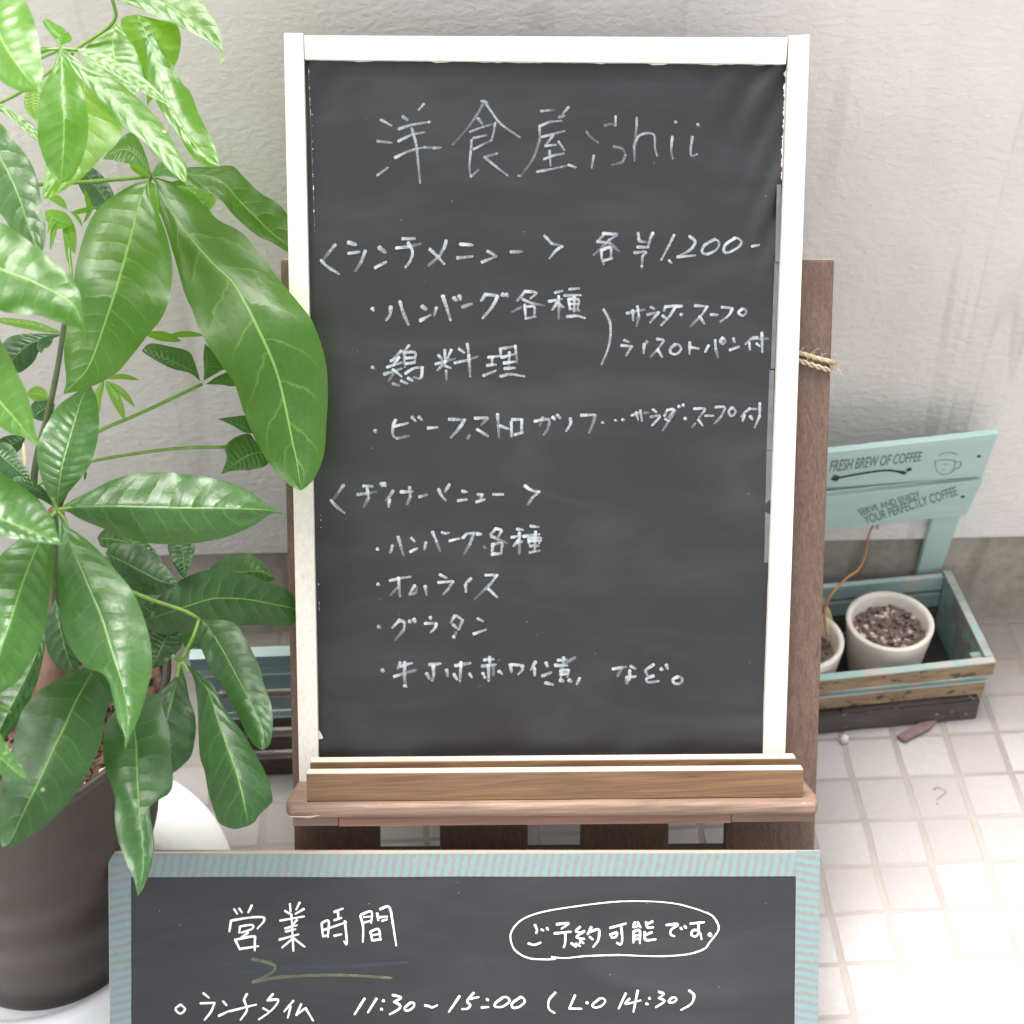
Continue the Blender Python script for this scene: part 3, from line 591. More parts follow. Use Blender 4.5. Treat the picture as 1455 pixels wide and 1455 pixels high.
LINES = [
 [(T1, 20, "105,200 180,240;80,352 180,362;80,595 155,540;o262,178 295,200;410,88 375,128;232,265 330,235 450,215;o448,216 452,217;230,352 330,305 410,290;205,470 310,420 420,395;~420,395 530,400;480,402 530,398;325,262 355,370 370,500 385,650"),
  (T1, 19, "~845,65 790,160 720,260 615,375;820,65 862,72;850,80 890,140 960,230 1095,325;o795,190 825,225;740,285 830,250;~830,250 920,225;918,222 905,300 890,350;~765,410 890,345;765,410 830,375;760,330 855,310;750,345 745,420 735,540 745,605;~745,605 800,555;930,440 840,465;840,465 920,530 1005,595"),
  (T1, 19, "1245,138 1300,133;~1290,133 1335,130;1440,110 1400,155;1372,180 1412,170;1235,245 1310,215 1390,208;1235,240 1235,340;~1235,340 1190,470 1100,600;1085,598 1095,600;1250,322 1330,300 1410,280;1330,310 1275,385;1275,385 1350,378;1370,355 1410,415;1265,480 1330,455 1405,440;1305,420 1312,525;1215,570 1330,548 1390,535;~1390,535 1455,520"),
  (T2, 19, "440,520 490,538;775,175 775,240;~695,240 740,230 775,245;~568,285 600,325 650,360;~760,390 820,405 845,450;~845,450 820,500 750,520;620,455 605,540;925,185 925,240;~925,240 910,370;905,390 940,315 1010,295 1050,315 1055,400 1070,455;908,400 910,490;1178,320 1170,420 1180,475;o1200,216 1208,218;1322,320 1310,400 1315,455 1355,445;o1358,234 1366,240")],
 [(T3, 24, "155,190 120,230;~120,230 75,290;55,300 100,345 180,395;o250,172 300,188;250,250 325,240;370,232 340,310;~340,310 300,375;o468,208 510,242;440,352 515,312;635,146 720,145;590,212 670,203;~670,203 760,182;675,175 705,240 690,300 655,350;945,160 930,210 895,270;~895,270 820,335;828,220 880,270 930,325;1045,185 1130,190;1025,282 1130,272;1240,235 1285,260;1200,312 1300,272;1405,240 1480,238"),
  (T4, 22, "470,125 520,180;~520,180 600,200;595,202 550,230 505,285;900,105 870,140 845,170;885,108 950,112 985,115 930,155;~930,155 870,215 820,260;845,165 930,175;~930,175 1000,235;875,225 875,280 890,325;885,222 940,210 940,285;895,300 950,285;1135,105 1145,160 1190,168;1240,105 1220,150 1205,205;1130,205 1205,207;1108,246 1190,240 1170,265;~1165,270 1162,340;1160,340 1163,348"),
  (T5, 21, "640,120 600,200 550,295;605,300 622,318;750,128 790,165 760,220 670,272;665,275 790,265;930,150 860,190 840,240 880,255 945,220 960,175 935,148;1075,140 1010,185 995,235 1030,243 1100,205 1120,165 1085,138;1195,200 1245,190")],
 [(T6, 25, "o95,218 100,228;225,205 220,260 195,300;290,168 315,250 350,330;o448,203 475,222;435,303 505,265;550,212 535,265;595,128 620,200 650,300;o675,142 690,158;o712,128 722,150;735,205 800,185;900,115 870,160;900,118 985,125;985,130 950,200 880,285;o1020,117 1030,123;o1048,117 1056,125"),
  (T7, 21, "330,95 300,135 275,160;330,95 410,105 370,145;315,152 380,180;~380,180 465,195;330,190 320,200;~300,210 240,240;330,205 335,285;340,205 395,205 395,275;335,290 405,275;545,105 595,92;500,167 590,150;570,130 572,200;~572,200 570,290;560,175 525,225;575,185 605,210;645,80 715,75;610,125 725,122;640,150 650,220;645,150 710,155 705,215;650,185 705,185;650,220 715,230;680,130 680,240;630,275 700,270 755,285")],
 [(T9, 22, "o95,236 103,241;300,120 260,160 230,190;225,190 285,165;285,165 250,210;200,235 300,202;178,285 300,245;240,250 300,298;~255,265 210,330;355,82 325,115;320,125 325,230;330,130 398,132 395,205;335,170 392,165;338,210 395,200;330,280 385,245 450,235;450,235 440,310 390,308;240,352 285,365;300,332 342,350;348,312 378,330;565,150 588,178;610,112 615,230;655,112 630,170;545,212 620,190;~620,190 680,175;612,192 560,255;612,225 650,240;~620,260 622,320;712,105 745,130;680,205 770,185;~770,185 840,160;770,70 780,150;780,150 790,300;920,165 1000,155;945,162 945,215;910,222 972,216;885,295 970,260;1005,105 1010,165;1005,105 1110,85;1112,82 1115,130;~1115,130 1125,205;1015,165 1100,142;1030,205 1110,195;1070,130 1065,240;1035,245 1105,240;1005,300 1080,285 1172,300")],
 [(T10, 23, "o114,260 117,270;260,185 245,220 240,290 270,318;~270,318 350,298;250,230 345,208;377,165 400,190;425,165 446,185;490,243 555,238;640,180 755,183;750,185 715,240 655,308;825,172 910,170;~915,172 870,220;~785,295 770,318;840,252 915,300;985,145 990,220;~990,220 995,310;1005,228 1062,248;1082,200 1085,300;1090,182 1160,180;1158,185 1155,270;1105,290 1165,275"),
  (T11, 23, "400,195 450,182;~455,165 435,225;~450,182 500,182 495,240 465,288;o528,165 540,178;560,150 580,172;652,175 655,210 625,262;730,152 825,148;~830,150 815,210 785,275"),
  (T12, 20, "1,0 1,0;130,228 140,232;222,212 230,215;o274,208 282,210;340,178 385,160;370,155 385,208;400,142 412,215;~430,160 458,157;490,135 515,155;475,187 540,182 485,248;572,180 590,142;590,140 640,135 600,190;578,202 605,220;~650,140 590,240 560,285;o674,114 682,117;o704,103 710,110;o718,199 726,203;785,130 860,133 820,190;~790,235 770,260;812,208 842,248;862,180 918,180;935,118 1000,120 975,185;~975,185 930,235;1050,122 1028,150 1050,182 1078,152 1058,122;1180,128 1150,150 1120,185;1140,172 1128,215;~1170,132 1265,132;1250,92 1250,180;1250,180 1215,262;o1182,185 1196,203".replace("1,0 1,0;", ""))],
 [(T8, 20, "140,125 175,190 190,260 175,390 125,515"),
  (T8, 21, "305,152 350,140;~350,140 428,125;345,130 350,200;380,102 390,170;~390,170 375,240;475,107 500,120;450,160 530,142;530,145 470,215;582,100 568,132;585,105 660,95;655,98 610,170 550,235;560,168 590,195;o670,103 695,100;o690,159 698,161;790,97 880,102;875,105 840,160;~830,170 760,240;822,172 855,225;902,160 950,162;980,107 1058,115;1055,118 1030,165 970,210;1125,120 1098,145 1125,168 1152,148 1145,122 1122,118;287,342 318,355;265,380 340,385;338,388 300,452;448,352 420,390;427,370 425,432;520,335 565,345 530,400;~530,400 475,460;525,412 555,460;650,372 615,402 620,435 660,440 690,405 672,375 642,372;752,358 750,438;755,392 812,402;885,380 862,425;932,342 935,400;~935,400 952,465;o985,330 975,350;985,325 968,350 990,368 1005,342 985,322;1063,330 1070,356;1038,412 1100,390;1230,322 1190,332 1150,370;1175,362 1180,408;~1195,332 1308,332;1265,290 1268,425;1228,367 1250,385")],
 [(T13, 21, "125,88 95,130;~95,130 60,180;45,185 80,225 130,265;252,94 308,96;215,148 270,142;~270,142 330,130;275,112 285,170;~285,170 255,225;o366,78 370,92;o384,78 390,92;440,125 415,165;~415,165 395,185;418,180 412,225;490,132 562,130;545,102 550,160;~550,160 530,210;608,162 655,150;798,85 772,128;730,115 750,155 775,185;882,126 910,132;855,188 908,180;980,148 1010,148;1005,150 1000,172;972,195 1020,180;1080,148 1140,147;1280,92 1320,120 1370,130;1370,130 1330,165;~1330,165 1300,210")],
 [(T14, 23, "o80,228 85,231;187,202 180,235;~180,235 170,255;228,142 245,200;~245,200 265,270;322,150 346,173;315,248 360,225;425,182 415,230;472,107 500,170;~500,170 525,240;540,110 560,115;565,118 590,112;595,170 655,155;~655,155 680,150;690,148 715,122 770,112;765,118 740,190;~740,190 700,260;o790,120 815,122;925,82 885,122;920,82 962,95 940,140;890,137 940,160;~940,160 1000,185;900,192 895,272;908,195 965,185 962,240;900,265 960,258;~840,215 850,222;1075,86 1115,92;1035,145 1105,132;1090,112 1090,180;~1090,180 1090,260;1085,165 1050,205;1088,165 1110,177;1170,65 1225,70;1120,137 1230,122;1205,105 1200,240;1155,155 1160,190;1155,152 1242,150 1230,185;1160,172 1240,168;1168,207 1225,205;1165,252 1232,240")],
 [(T14, 22, "o84,478 90,482;170,452 250,435 315,425;230,432 240,565;~235,490 175,555;345,487 312,545;~310,547 350,540 362,500;420,490 430,550;525,410 570,432;515,467 620,457;618,460 585,512;~585,512 550,548;745,437 700,482;708,482 710,532;850,414 935,412;930,415 890,470;~890,470 850,510 775,580;870,512 930,568")],
 [(T14, 23, "o88,779 97,782;240,732 190,785;230,735 270,748 270,800;~270,800 210,870;o308,742 318,744;o340,728 348,745;o457,714 460,724;420,757 500,757;500,760 490,790 460,820;630,702 605,750;640,702 685,732;685,735 660,800;620,767 655,800;~640,820 628,850;o622,852 628,856;795,722 830,740;765,832 850,802")],
 [(T15, 25, "o116,163 123,170;242,110 228,150;245,137 325,115;200,210 275,187;~275,187 350,165;275,108 272,200;~272,200 280,280;272,275 285,280;450,125 528,118;478,128 480,200 470,238;430,187 450,225;572,162 580,203;635,132 740,115;675,108 668,240;625,192 645,227;735,190 752,215;840,92 905,87;878,72 880,125;825,137 920,125;870,132 872,240;~905,132 905,200;830,187 845,217;945,172 965,190"),
  (T16, 24, "25,125 35,175;30,125 110,130;112,132 110,165 85,192;205,105 175,158;198,152 200,200;280,112 290,138;255,205 315,180;275,255 328,268;365,95 430,92;405,75 400,150;345,130 430,132;~485,75 430,110 385,150;385,168 385,213;392,167 440,162;438,165 432,210;392,192 435,190;o382,235 398,243;o443,235 458,243;518,222 500,262;~755,155 850,140;755,155 800,148;~820,142 790,205;882,137 915,155;875,168 875,230;~875,230 845,240;850,217 915,210;~860,235 855,260;1045,125 990,165 1000,198;1045,205 995,225 1010,250 1078,243;o1098,156 1108,160;1135,128 1145,155;1215,212 1182,232 1197,260 1235,256 1250,227 1222,210")],
]
for li, LN in enumerate(LINES):
    bm = bmesh.new()
    for reg, wd, txt in LN: strokes(bm, E, sheet_h, 0.0005, reg, txt, wd, 0.85 if li == 0 else 1.1)
    link('handwriting', bm, m_chalk, sheet)

# twine round the right slat
tw = thing('jute_twine', E.p(0.285, 0.40, -0.01), 'rough jute twine wrapped once round the right easel slat', 'twine')
bm = bmesh.new()
path = [E.p(0.215, 0.4550, -0.008), E.p(0.262, 0.4435, -0.0095), E.p(0.290, 0.4355, -0.0095), E.p(0.3085, 0.4305, -0.0115), E.p(0.3125, 0.4280, -0.022), E.p(0.306, 0.4290, -0.035), E.p(0.26, 0.4370, -0.036)]
PC = catmull(path, 60)
for s in range(3):
    pts = []
    for i, p in enumerate(PC):
        t = (PC[min(i+1, 60)]-PC[max(i-1, 0)]).normalized(); nn = t.orthogonal().normalized(); q = t.cross(nn)
        a = i*0.75+s*2.094; pts.append(p+(nn*math.cos(a)+q*math.sin(a))*0.0013)
    tube(bm, pts, 0.0014, 6, 120)
PC2 = catmull([E.p(0.27, 0.4330, -0.0095), E.p(0.295, 0.4250, -0.0095), E.p(0.309, 0.4210, -0.013)], 20)
for s in range(2):
    tube(bm, [p+(EV*math.cos(i*0.8+s*3.14)+EN*math.sin(i*0.8+s*3.14))*0.0018 for i, p in enumerate(PC2)], 0.0013, 6, 40)
rr = random.Random(5)
for i in range(46):
    p = PC[rr.randrange(12, 46)] if i < 26 else E.p(0.309+rr.uniform(-0.004, 0.004), 0.4250+rr.uniform(-0.008, 0.008), -0.010)
    d = (EU*rr.uniform(-0.4, 1.2)+EV*rr.uniform(-1, 1)+EN*rr.uniform(0, 0.8)).normalized()*rr.uniform(0.005, 0.014)
    tube(bm, [p, p+d*0.5+EV*rr.uniform(-0.002, 0.002), p+d], 0.00022, 4, 4)
link('rope', bm, m_rope, tw)

# ------------------------------------------------------------------ the hours board
a_ = R_(37)
HN = Vector((0, -math.cos(a_), math.sin(a_))); hv = Vector((0, math.sin(a_), math.cos(a_)))
qh = CAM + ray(660, 1211)*(1.072/ray(660, 1211).y)
HU = Vector((math.cos(th), 0, 0)) - hv*math.sin(th)*0.95; HU.normalize(); HV = HN.cross(HU).normalized()
if HV.z < 0: HV = -HV
H = Frame(qh, HU, HV, HN)
hrs = thing('hours_board', H.p(0, -0.24, 0), 'wide black chalkboard edged with striped teal tape, lettered with opening hours', 'chalkboard')
def hq(*pts, c=0.0): return [H.px(x, y, c) for x, y in pts]
TL, TR = H.px(153.5, 1210), H.px(1166, 1210)
BLn, BRn = H.px(155.5, 1455), H.px(1162, 1455)
def ext(p, q, k): return (p[0]+(q[0]-p[0])*k, p[1]+(q[1]-p[1])*k)
zb = min(H.p(*BLn).z, H.p(*BRn).z); kk = 1.0+ (zb-0.004)/(H.p(*TL).z-zb)
def down(p, q):                                       # extend an edge until it stands on the floor
    P0, P1 = H.p(*p), H.p(*q); return ext(p, q, (P0.z-0.006)/(P0.z-P1.z))
BL, BR = down(TL, BLn), down(TR, BRn)
bm = bmesh.new(); prism(bm, H, [TL, TR, BR, BL], -0.0075, -0.0004, 0.0005); link('plywood_core', bm, m_ply, hrs)
bm = bmesh.new(); prism(bm, H, hq((180, 1236), (1140, 1236)) + [down(*hq((1140, 1236), (1136, 1455))), down(*hq((180, 1236), (181, 1455)))], -0.0002, 0.0); face = link('slate_face', bm, m_slate, hrs)
def strip(pts, length_units, lift, name='tape_strip', flip=1, horiz=False):
    """pts: four corners (start-inner,start-outer,end-outer,end-inner)"""
    bm = bmesh.new(); uvl = bm.loops.layers.uv.new('UVMap'); n = 60; rows = []
    for i in range(n+1):
        f = i/n; p = ext(pts[0], pts[3], f); q = ext(pts[1], pts[2], f)
        wob = 0.0004*noise.noise((f*9, lift*9000, 1))
        rows.append(((p[0]+wob, p[1]+wob), q, f))
    for i in range(n):
        (p0, q0, f0), (p1, q1, f1) = rows[i], rows[i+1]
        vs = [bm.verts.new(H.p(*p0, lift)), bm.verts.new(H.p(*q0, lift)), bm.verts.new(H.p(*q1, lift)), bm.verts.new(H.p(*p1, lift))]
        fa = bm.faces.new(vs)
        for lp, (q_, v_) in zip(fa.loops, ((p0, 0), (q0, flip), (q1, flip), (p1, 0))): lp[uvl].uv = ((q_[0] if horiz else q_[1])/0.0087, v_)
    bmesh.ops.remove_doubles(bm, verts=bm.verts, dist=1e-6)
    bmesh.ops.recalc_face_normals(bm, faces=bm.faces)
    if bm.faces[0].normal.dot(HN) < 0: bmesh.ops.reverse_faces(bm, faces=bm.faces)
    return link(name, bm, m_tape, hrs)
strip([*hq((187, 1246), (156, 1214)), *hq((1132, 1212), (1132, 1245))], 86, 0.0006, flip=-1.0, horiz=True)
L0, L1 = hq((186.5, 1214), (155, 1214)); strip([L0, L1, down(L1, hq((157, 1455))[0]), down(L0, hq((187, 1455))[0])], 26, 0.0009)
R0, R1 = hq((1131, 1209), (1165.5, 1209)); strip([R0, R1, down(R1, hq((1161.5, 1455))[0]), down(R0, hq((1128.5, 1455))[0])], 25, 0.0010)
HL = [
 ([(T17, 17, "165,132 185,165;200,128 220,155;290,105 265,155;142,215 130,292;142,215 260,195 365,190 375,218 330,270;205,258 200,300;208,255 290,245 292,272 215,300;262,300 210,338;170,350 312,325;175,355 205,420;312,328 310,425;205,415 335,395;~218,335 300,322"),
   (T17, 16, "560,95 565,150;525,145 562,165;630,85 605,135;660,130 600,165;490,215 660,185;570,170 575,250;610,210 580,245;525,270 610,247;530,292 600,275;485,350 620,312;575,250 585,430;570,350 505,405;590,342 665,400;785,235 795,325;790,228 835,218 830,330;795,282 960,225;795,325 830,317;875,152 935,128;900,148 905,200;875,212 925,195;950,218 965,378 945,362;875,322 925,312;1060,180 1080,260 1078,365;1065,172 1138,150 1138,230;1085,190 1130,185;1090,227 1135,215;1180,162 1188,212;1200,132 1265,118 1290,230 1315,390;1190,190 1250,185;1215,215 1250,205;1132,292 1145,355;1138,288 1190,275 1203,350;1148,318 1192,310;1145,355 1208,347")], m_chalk2),
 ([(T18, 11, "345,470 370,490;360,486 300,490 180,480 90,430 55,360 60,290 130,210 270,155 500,115 800,80 1050,78 1230,95 1380,135 1455,165"),
   (T19, 12, "620,157 665,185 700,240 700,290 640,370 610,410 540,440 450,458 270,467 0,458"), (T18, 12, "830,458 600,465 440,480 345,472"),
   (T18, 17, "225,245 240,280 235,302;272,277 285,285;310,267 318,278;180,375 220,386 265,370;380,240 465,232 415,270;365,305 480,292;440,295 440,370 430,402;545,258 515,290 560,297;575,290 520,332 575,345;550,345 545,372;485,375 515,400;515,378 545,395;555,362 570,375;625,260 600,310;612,295 678,278 675,350 640,400;615,330 635,347;760,265 870,235;760,310 772,335;772,308 808,298 800,328 775,335;838,260 845,350 832,385 808,370;935,225 925,260 965,245;955,225 975,260;925,292 925,370;932,290 970,287 970,375;935,320 965,317;935,347 965,342;1060,220 1018,242;1015,225 1025,262 1065,262;1055,297 1010,317;1005,295 1012,350 1082,347;1160,245 1240,240 1192,280 1190,312 1215,325;1260,265 1268,275;1288,252 1298,265;1330,235 1425,225;1385,228 1390,300;1388,282 1350,282 1335,312 1368,325 1395,295 1408,345"),
   (T19, 24, "o640,312 648,320")], m_chalk2),
 ([(T21, 16, "130,163 97,192 130,225 165,195 135,160;295,80 335,112;275,152 375,148;375,148 350,210 305,268;435,138 460,165;405,240 480,205;605,85 580,130;485,207 590,180 670,160;585,130 605,185 595,220 560,268;790,85 750,130;750,130 828,128 780,200 690,265;720,185 760,207;935,132 870,208;915,175 895,255;990,158 955,235;955,235 1015,190;1020,185 1075,275;1440,118 1370,230"),
   (T22, 17, "190,118 120,228;275,118 215,215;o322,131 328,136;o308,192 314,195;390,92 450,110 400,140;400,140 442,165 430,195 370,228;515,147 475,185 495,203 535,180 542,150 512,145;620,165 650,172 670,180 705,165;865,100 790,210;965,78 920,135 940,165 920,190 885,193;940,120 1000,108;o1060,123 1067,130;1022,182 1070,178;1170,112 1120,150 1120,175 1170,175 1220,137 1200,108 1172,110;1300,107 1240,150 1245,183 1290,175 1328,140 1310,108 1290,108"),
   (T23, 16, "245,75 200,130 200,190 240,220;385,95 345,185;345,188 430,190;o468,146 474,149;560,117 510,160 525,180 570,170 600,137 580,115 557,117;745,80 695,188;770,118 745,155 850,130;830,60 800,210;o912,116 917,119;o892,155 900,158;980,70 1015,85 980,115;985,115 1020,137 960,180;1075,112 1050,135 1070,148 1105,130 1095,110 1072,112;1195,60 1230,95 1210,155 1140,198")], m_chalk2),
 ([(T17, 24, "295,490 380,505 455,540 420,590 300,650;300,650 500,615 900,600 1280,620")], m_green),
 ([(T17, 34, "80,530 300,515;220,580 400,545;470,540 900,540 1400,510")], m_blue),
]
for HLn, mm in HL:
    bm = bmesh.new()
    for reg, wd, txt in HLn: strokes(bm, H, None, 0.0003, reg, txt, wd, 1.1, 0.15)
    link('handwriting', bm, mm, face)

# ------------------------------------------------------------------ the big dark pot with the plant
PB = Vector((-0.532, 1.181, 0.0)); PH = 0.406
pot = thing('plant_pot', (PB.x, PB.y, 0.012), 'large dark brown plastic pot with swirling ridges holding the green plant', 'flower pot')
bm = bmesh.new(); SEG = 160; rings = []
def pot_r(z, th_):
    f = z/PH; r = 0.116+0.087*f**1.1
    if z < 0.33: r += 0.0017*math.sin(z*70+th_*2.0)*min(1, (0.33-z)*14)*min(1, z*20)
    return r
prof = [i*PH/60 for i in range(61)]
for z in prof: rings.append([(pot_r(z, 2*math.pi*k/SEG), z+0.014, 2*math.pi*k/SEG) for k in range(SEG)])
rim = pot_r(PH, 0)
for dr, dz in ((0.000, 0.004), (-0.003, 0.0065), (-0.007, 0.0065), (-0.0095, 0.003), (-0.011, -0.01), (-0.016, -0.05)):
    rings.append([(rim+dr, PH+dz+0.014, 2*math.pi*k/SEG) for k in range(SEG)])
rv = [[bm.verts.new((PB.x+r*math.cos(a), PB.y+r*math.sin(a), z)) for r, z, a in ring] for ring in rings]
for i in range(len(rv)-1):
    for k in range(SEG): bm.faces.new([rv[i][k], rv[i][(k+1) % SEG], rv[i+1][(k+1) % SEG], rv[i+1][k]])
bm.faces.new(list(reversed(rv[0])))
link('pot_wall', bm, m_pot, pot, True)
bm = bmesh.new(); ZS = PH-0.012; rs = random.Random(11)
ctr = bm.verts.new((PB.x, PB.y, ZS)); prev = None; NR = 14
for i in range(1, NR+1):
    r = (rim-0.014)*i/NR
    ring = [bm.verts.new((PB.x+r*math.cos(2*math.pi*k/60), PB.y+r*math.sin(2*math.pi*k/60), ZS+rs.uniform(-0.005, 0.005))) for k in range(60)]
    for k in range(60):
        if prev is None: bm.faces.new([ctr, ring[k], ring[(k+1) % 60]])
        else: bm.faces.new([prev[k], ring[k], ring[(k+1) % 60], prev[(k+1) % 60]])
    prev = ring
for i in range(1100):
    a, r = rs.uniform(0, 6.28), (rim-0.018)*math.sqrt(rs.random())
    random.seed(i); blob(bm, (PB.x+r*math.cos(a), PB.y+r*math.sin(a), ZS+0.006), rs.uniform(0.003, 0.0065), 1, (1, 0.7, 0.5))
soil = link('soil', bm, m_soil, pot)
bm = bmesh.new()
for i in range(90):
    a, r = rs.uniform(0, 6.28), (rim-0.018)*math.sqrt(rs.random())
    random.seed(i+900); blob(bm, (PB.x+r*math.cos(a), PB.y+r*math.sin(a), ZS+0.011), rs.uniform(0.003, 0.007), 1, (1, 0.8, 0.6))
link('perlite', bm, m_perl, soil)
random.seed(7)
SC = (-0.553, 1.203, 0)
sau = thing('pot_saucer', SC, 'wide glossy white round saucer under the dark brown pot', 'saucer')
bm = bmesh.new()
lathe(bm, SC, [(0.0, 0.001), (0.215, 0.001), (0.232, 0.006), (0.2385, 0.020), (0.2390, 0.0235), (0.2365, 0.0245), (0.228, 0.0225), (0.200, 0.0195), (0.178, 0.0200), (0.172, 0.0240), (0.165, 0.0265), (0.157, 0.0245), (0.152, 0.0150), (0.145, 0.0120), (0.0, 0.0115)], 120)
link('dish', bm, m_whitep, sau, True)

# ------------------------------------------------------------------ the plant: each leaf traced to its own outline and depth
plant = thing('money_tree_plant', (PB.x, PB.y, ZS+0.012), 'tall green potted plant with large drooping oval leaves in fans', 'plant')
def pp(s): return [Vector((float(a.split(',')[0]), float(a.split(',')[1]), 0)) for a in s.split()]
NT, NS = 56, 14
DZ = 0.12
def leaf(M, L, R, d0, d1, mt=None, fold=0.012, bow=0.0, wav=0.004, name='leaf', arch=0.03, gl=None):
    M = pp(M); L = [M[0]]+pp(L)+[M[-1]]; R = [M[0]]+pp(R)+[M[-1]]
    m_, l_, r_ = catmull(M, NT), catmull(L, NT), catmull(R, NT)
    sd = random.random()*50
    if gl:                                  # leaf blade tilted to lie open to the sky: (share, where along the midrib, share beyond it)
        arch = 0.0; qr = m_[int(gl[1]*NT)]; rr0 = ray(qr.x, qr.y); dr0 = d0+DZ
        hv_ = (SUN - rr0.normalized()).normalized(); k0 = hv_.dot(rr0)
    bm = bmesh.new(); uvl = bm.loops.layers.uv.new('UVMap'); g = []
    for i in range(NT+1):
        t = i/NT; dm = d0+(d1-d0)*t+bow*4*t*(1-t)+arch*((1-t)**2-0.33)+DZ; row = []
        for j in range(NS+1):
            s = 2*j/NS-1; e = l_[i] if s < 0 else r_[i]
            q = m_[i].lerp(e, abs(s))
            wd = min(1.0, (e-m_[i]).length/40)
            d = dm + fold*abs(s)**1.4*wd + wav*wd*(noise.noise((t*4+sd, s*1.5, sd))+abs(s)**2*1.3*noise.noise((t*9, sd, s)))
            if gl:
                sm = min(1, max(0, (t-gl[1])/0.3)); sm = sm*sm*(3-2*sm)
                d += (gl[0]*(1-sm)+gl[2]*sm)*dr0*(k0/hv_.dot(ray(q.x, q.y))-1)
            row.append((bm.verts.new(at(q.x, q.y, d)), t, (s+1)/2))
        g.append(row)
    for i in range(NT):
        for j in range(NS):
            q = [g[i][j], g[i][j+1], g[i+1][j+1], g[i+1][j]]
            f = bm.faces.new([v[0] for v in q])
            for lp, v in zip(f.loops, q): lp[uvl].uv = (v[1], v[2])
    bmesh.ops.remove_doubles(bm, verts=bm.verts, dist=2e-5)
    return link(name, bm, mt or m_leaf, plant, True)
def narrow(M, w, d0, d1, mt=None, name='leaf', fold=0.004):
    """small leaf from its midrib and half width in px"""
    P = pp(M); C = catmull(P, 8); L, R = [], []
    for i in range(1, 8):
        t = (C[i+1]-C[i-1]).normalized(); n = Vector((-t.y, t.x, 0)); k = w*math.sin(math.pi*(i/8)**0.9)**0.8
        L.append(C[i]+n*k); R.append(C[i]-n*k)
    st = lambda Q: ' '.join(f'{p.x:.2f},{p.y:.2f}' for p in Q)
    return leaf(M, st(L), st(R), d0, d1, mt or m_young, fold, 0, 0.001, name, 0.0)
def stem(pts, ds, rpx, mt=None, name='petiole'):
    """tube through image points with depths; radius in px at that depth"""
    P = pp(pts); n = len(P); Q = [at(p.x, p.y, ds[0]+(ds[1]-ds[0])*i/(n-1)+DZ) for i, p in enumerate(P)]
    r0_, r1_ = (rpx if isinstance(rpx, tuple) else (rpx, rpx)); s = (ds[0]+DZ)/F
    bm = bmesh.new(); tube(bm, Q, lambda t: (r0_+(r1_-r0_)*t)*s, 10); return link(name, bm, mt or m_stem, plant)
Y, D_ = m_young, m_leafd
# trunk and stems
base = Vector((-0.455, 1.165, ZS-0.02))
bm = bmesh.new(); tube(bm, [base, base+Vector((0.012, -0.01, 0.08)), at(78, 800, 1.60), at(80, 725, 1.57)], lambda t: 0.024-0.016*t**0.7, 14)
link('trunk', bm, m_bark, plant)
bm = bmesh.new(); b2 = base+Vector((-0.10, 0.03, 0)); tube(bm, [b2, b2+Vector((-0.01, 0, 0.1)), at(-40, 760, 1.58), at(-60, 600, 1.53)], lambda t: 0.026-0.014*t, 14)
link('trunk', bm, m_bark, plant)
stem('92,455 84,510 74,562 66,596 56,634 49,672 48,705', (1.37, 1.44), (3.6, 5.5), m_stemd, 'stem')
stem('48,700 55,780 70,880 74,950', (1.44, 1.52), (5.5, 7), m_stemd, 'stem')
stem('80,728 86,712 95,695 104,670', (1.36, 1.42), (6, 3), m_stemd, 'stem')
stem('80,724 79,770 78,830 80,900', (1.35, 1.48), (5, 6), m_stemd, 'stem')
# petioles
stem('150,-30 158,-5 163,12 164,26 150,42 114,66 93,85 63,107 29,131 0,146 -40,166', (1.38, 1.44), 2.6)
stem('81,73 57,83 30,95', (1.34, 1.40), 2.2)
stem('-60,263 0,262 60,262 130,258 200,252 213,249', (1.42, 1.58), 3.0)
stem('287,546 232,572 188,592 142,612 95,640 55,660', (1.58, 1.46), 2.6)
stem('322,635 254,637 188,645 129,656 80,676 52,690', (1.60, 1.46), 2.4)
stem('98,340 99,365 101,395 96,440 92,456', (1.42, 1.38), (2.2, 3.2))
stem('246,932 257,938 267,920 275,904 283,880', (1.40, 1.46), 2.8)
stem('84,724 105,712 128,700', (1.36, 1.42), 2.2)
for p in ('82,726 78,716 75,708', '83,726 92,738 98,755', '81,727 70,738 60,760', '83,724 92,723 102,721'): stem(p, (1.335, 1.33), (3.0, 2.0))
for p in ('214,250 211,262 209,276', '216,250 224,258 229,270', '214,249 206,240 198,232', '217,248 228,247 238,247'): stem(p, (1.58, 1.58), (3.2, 2.4))
for p in ('86,71 86,80 87,90', '87,70 95,76 104,86', '87,69 98,70 110,71', '86,69 84,62 81,56', '85,70 76,70 66,70'): stem(p, (1.33, 1.33), (2.8, 1.8))
for p in ('258,940 263,946 268,955', '256,941 254,950 252,962'): stem(p, (1.40, 1.40), (3.0, 2.2))
stem('-60,606 -78,480 -84,330 -74,160 -60,20 -52,-50', (1.415, 1.33), (8, 4), m_stemd, 'stem')
for p, ds in (('-34,-30 -45,-60 -54,-40', (1.22, 1.33)), ('-35,160 -55,140 -74,165', (1.36, 1.37)), ('-75,352 -90,345 -84,365', (1.21, 1.39)), ('-50,488 -66,470 -79,480', (1.27, 1.40)), ('-70,690 -90,660 -64,612', (1.22, 1.41)), ('-40,1040 -80,960 -80,840 -45,765', (1.24, 1.45)), ('-10,1000 -40,940 -45,800', (1.24, 1.45))): stem(p, ds, 2.4)
stem('283,880 262,868 205,848 120,810 82,780', (1.46, 1.45), (2.6, 3.4))
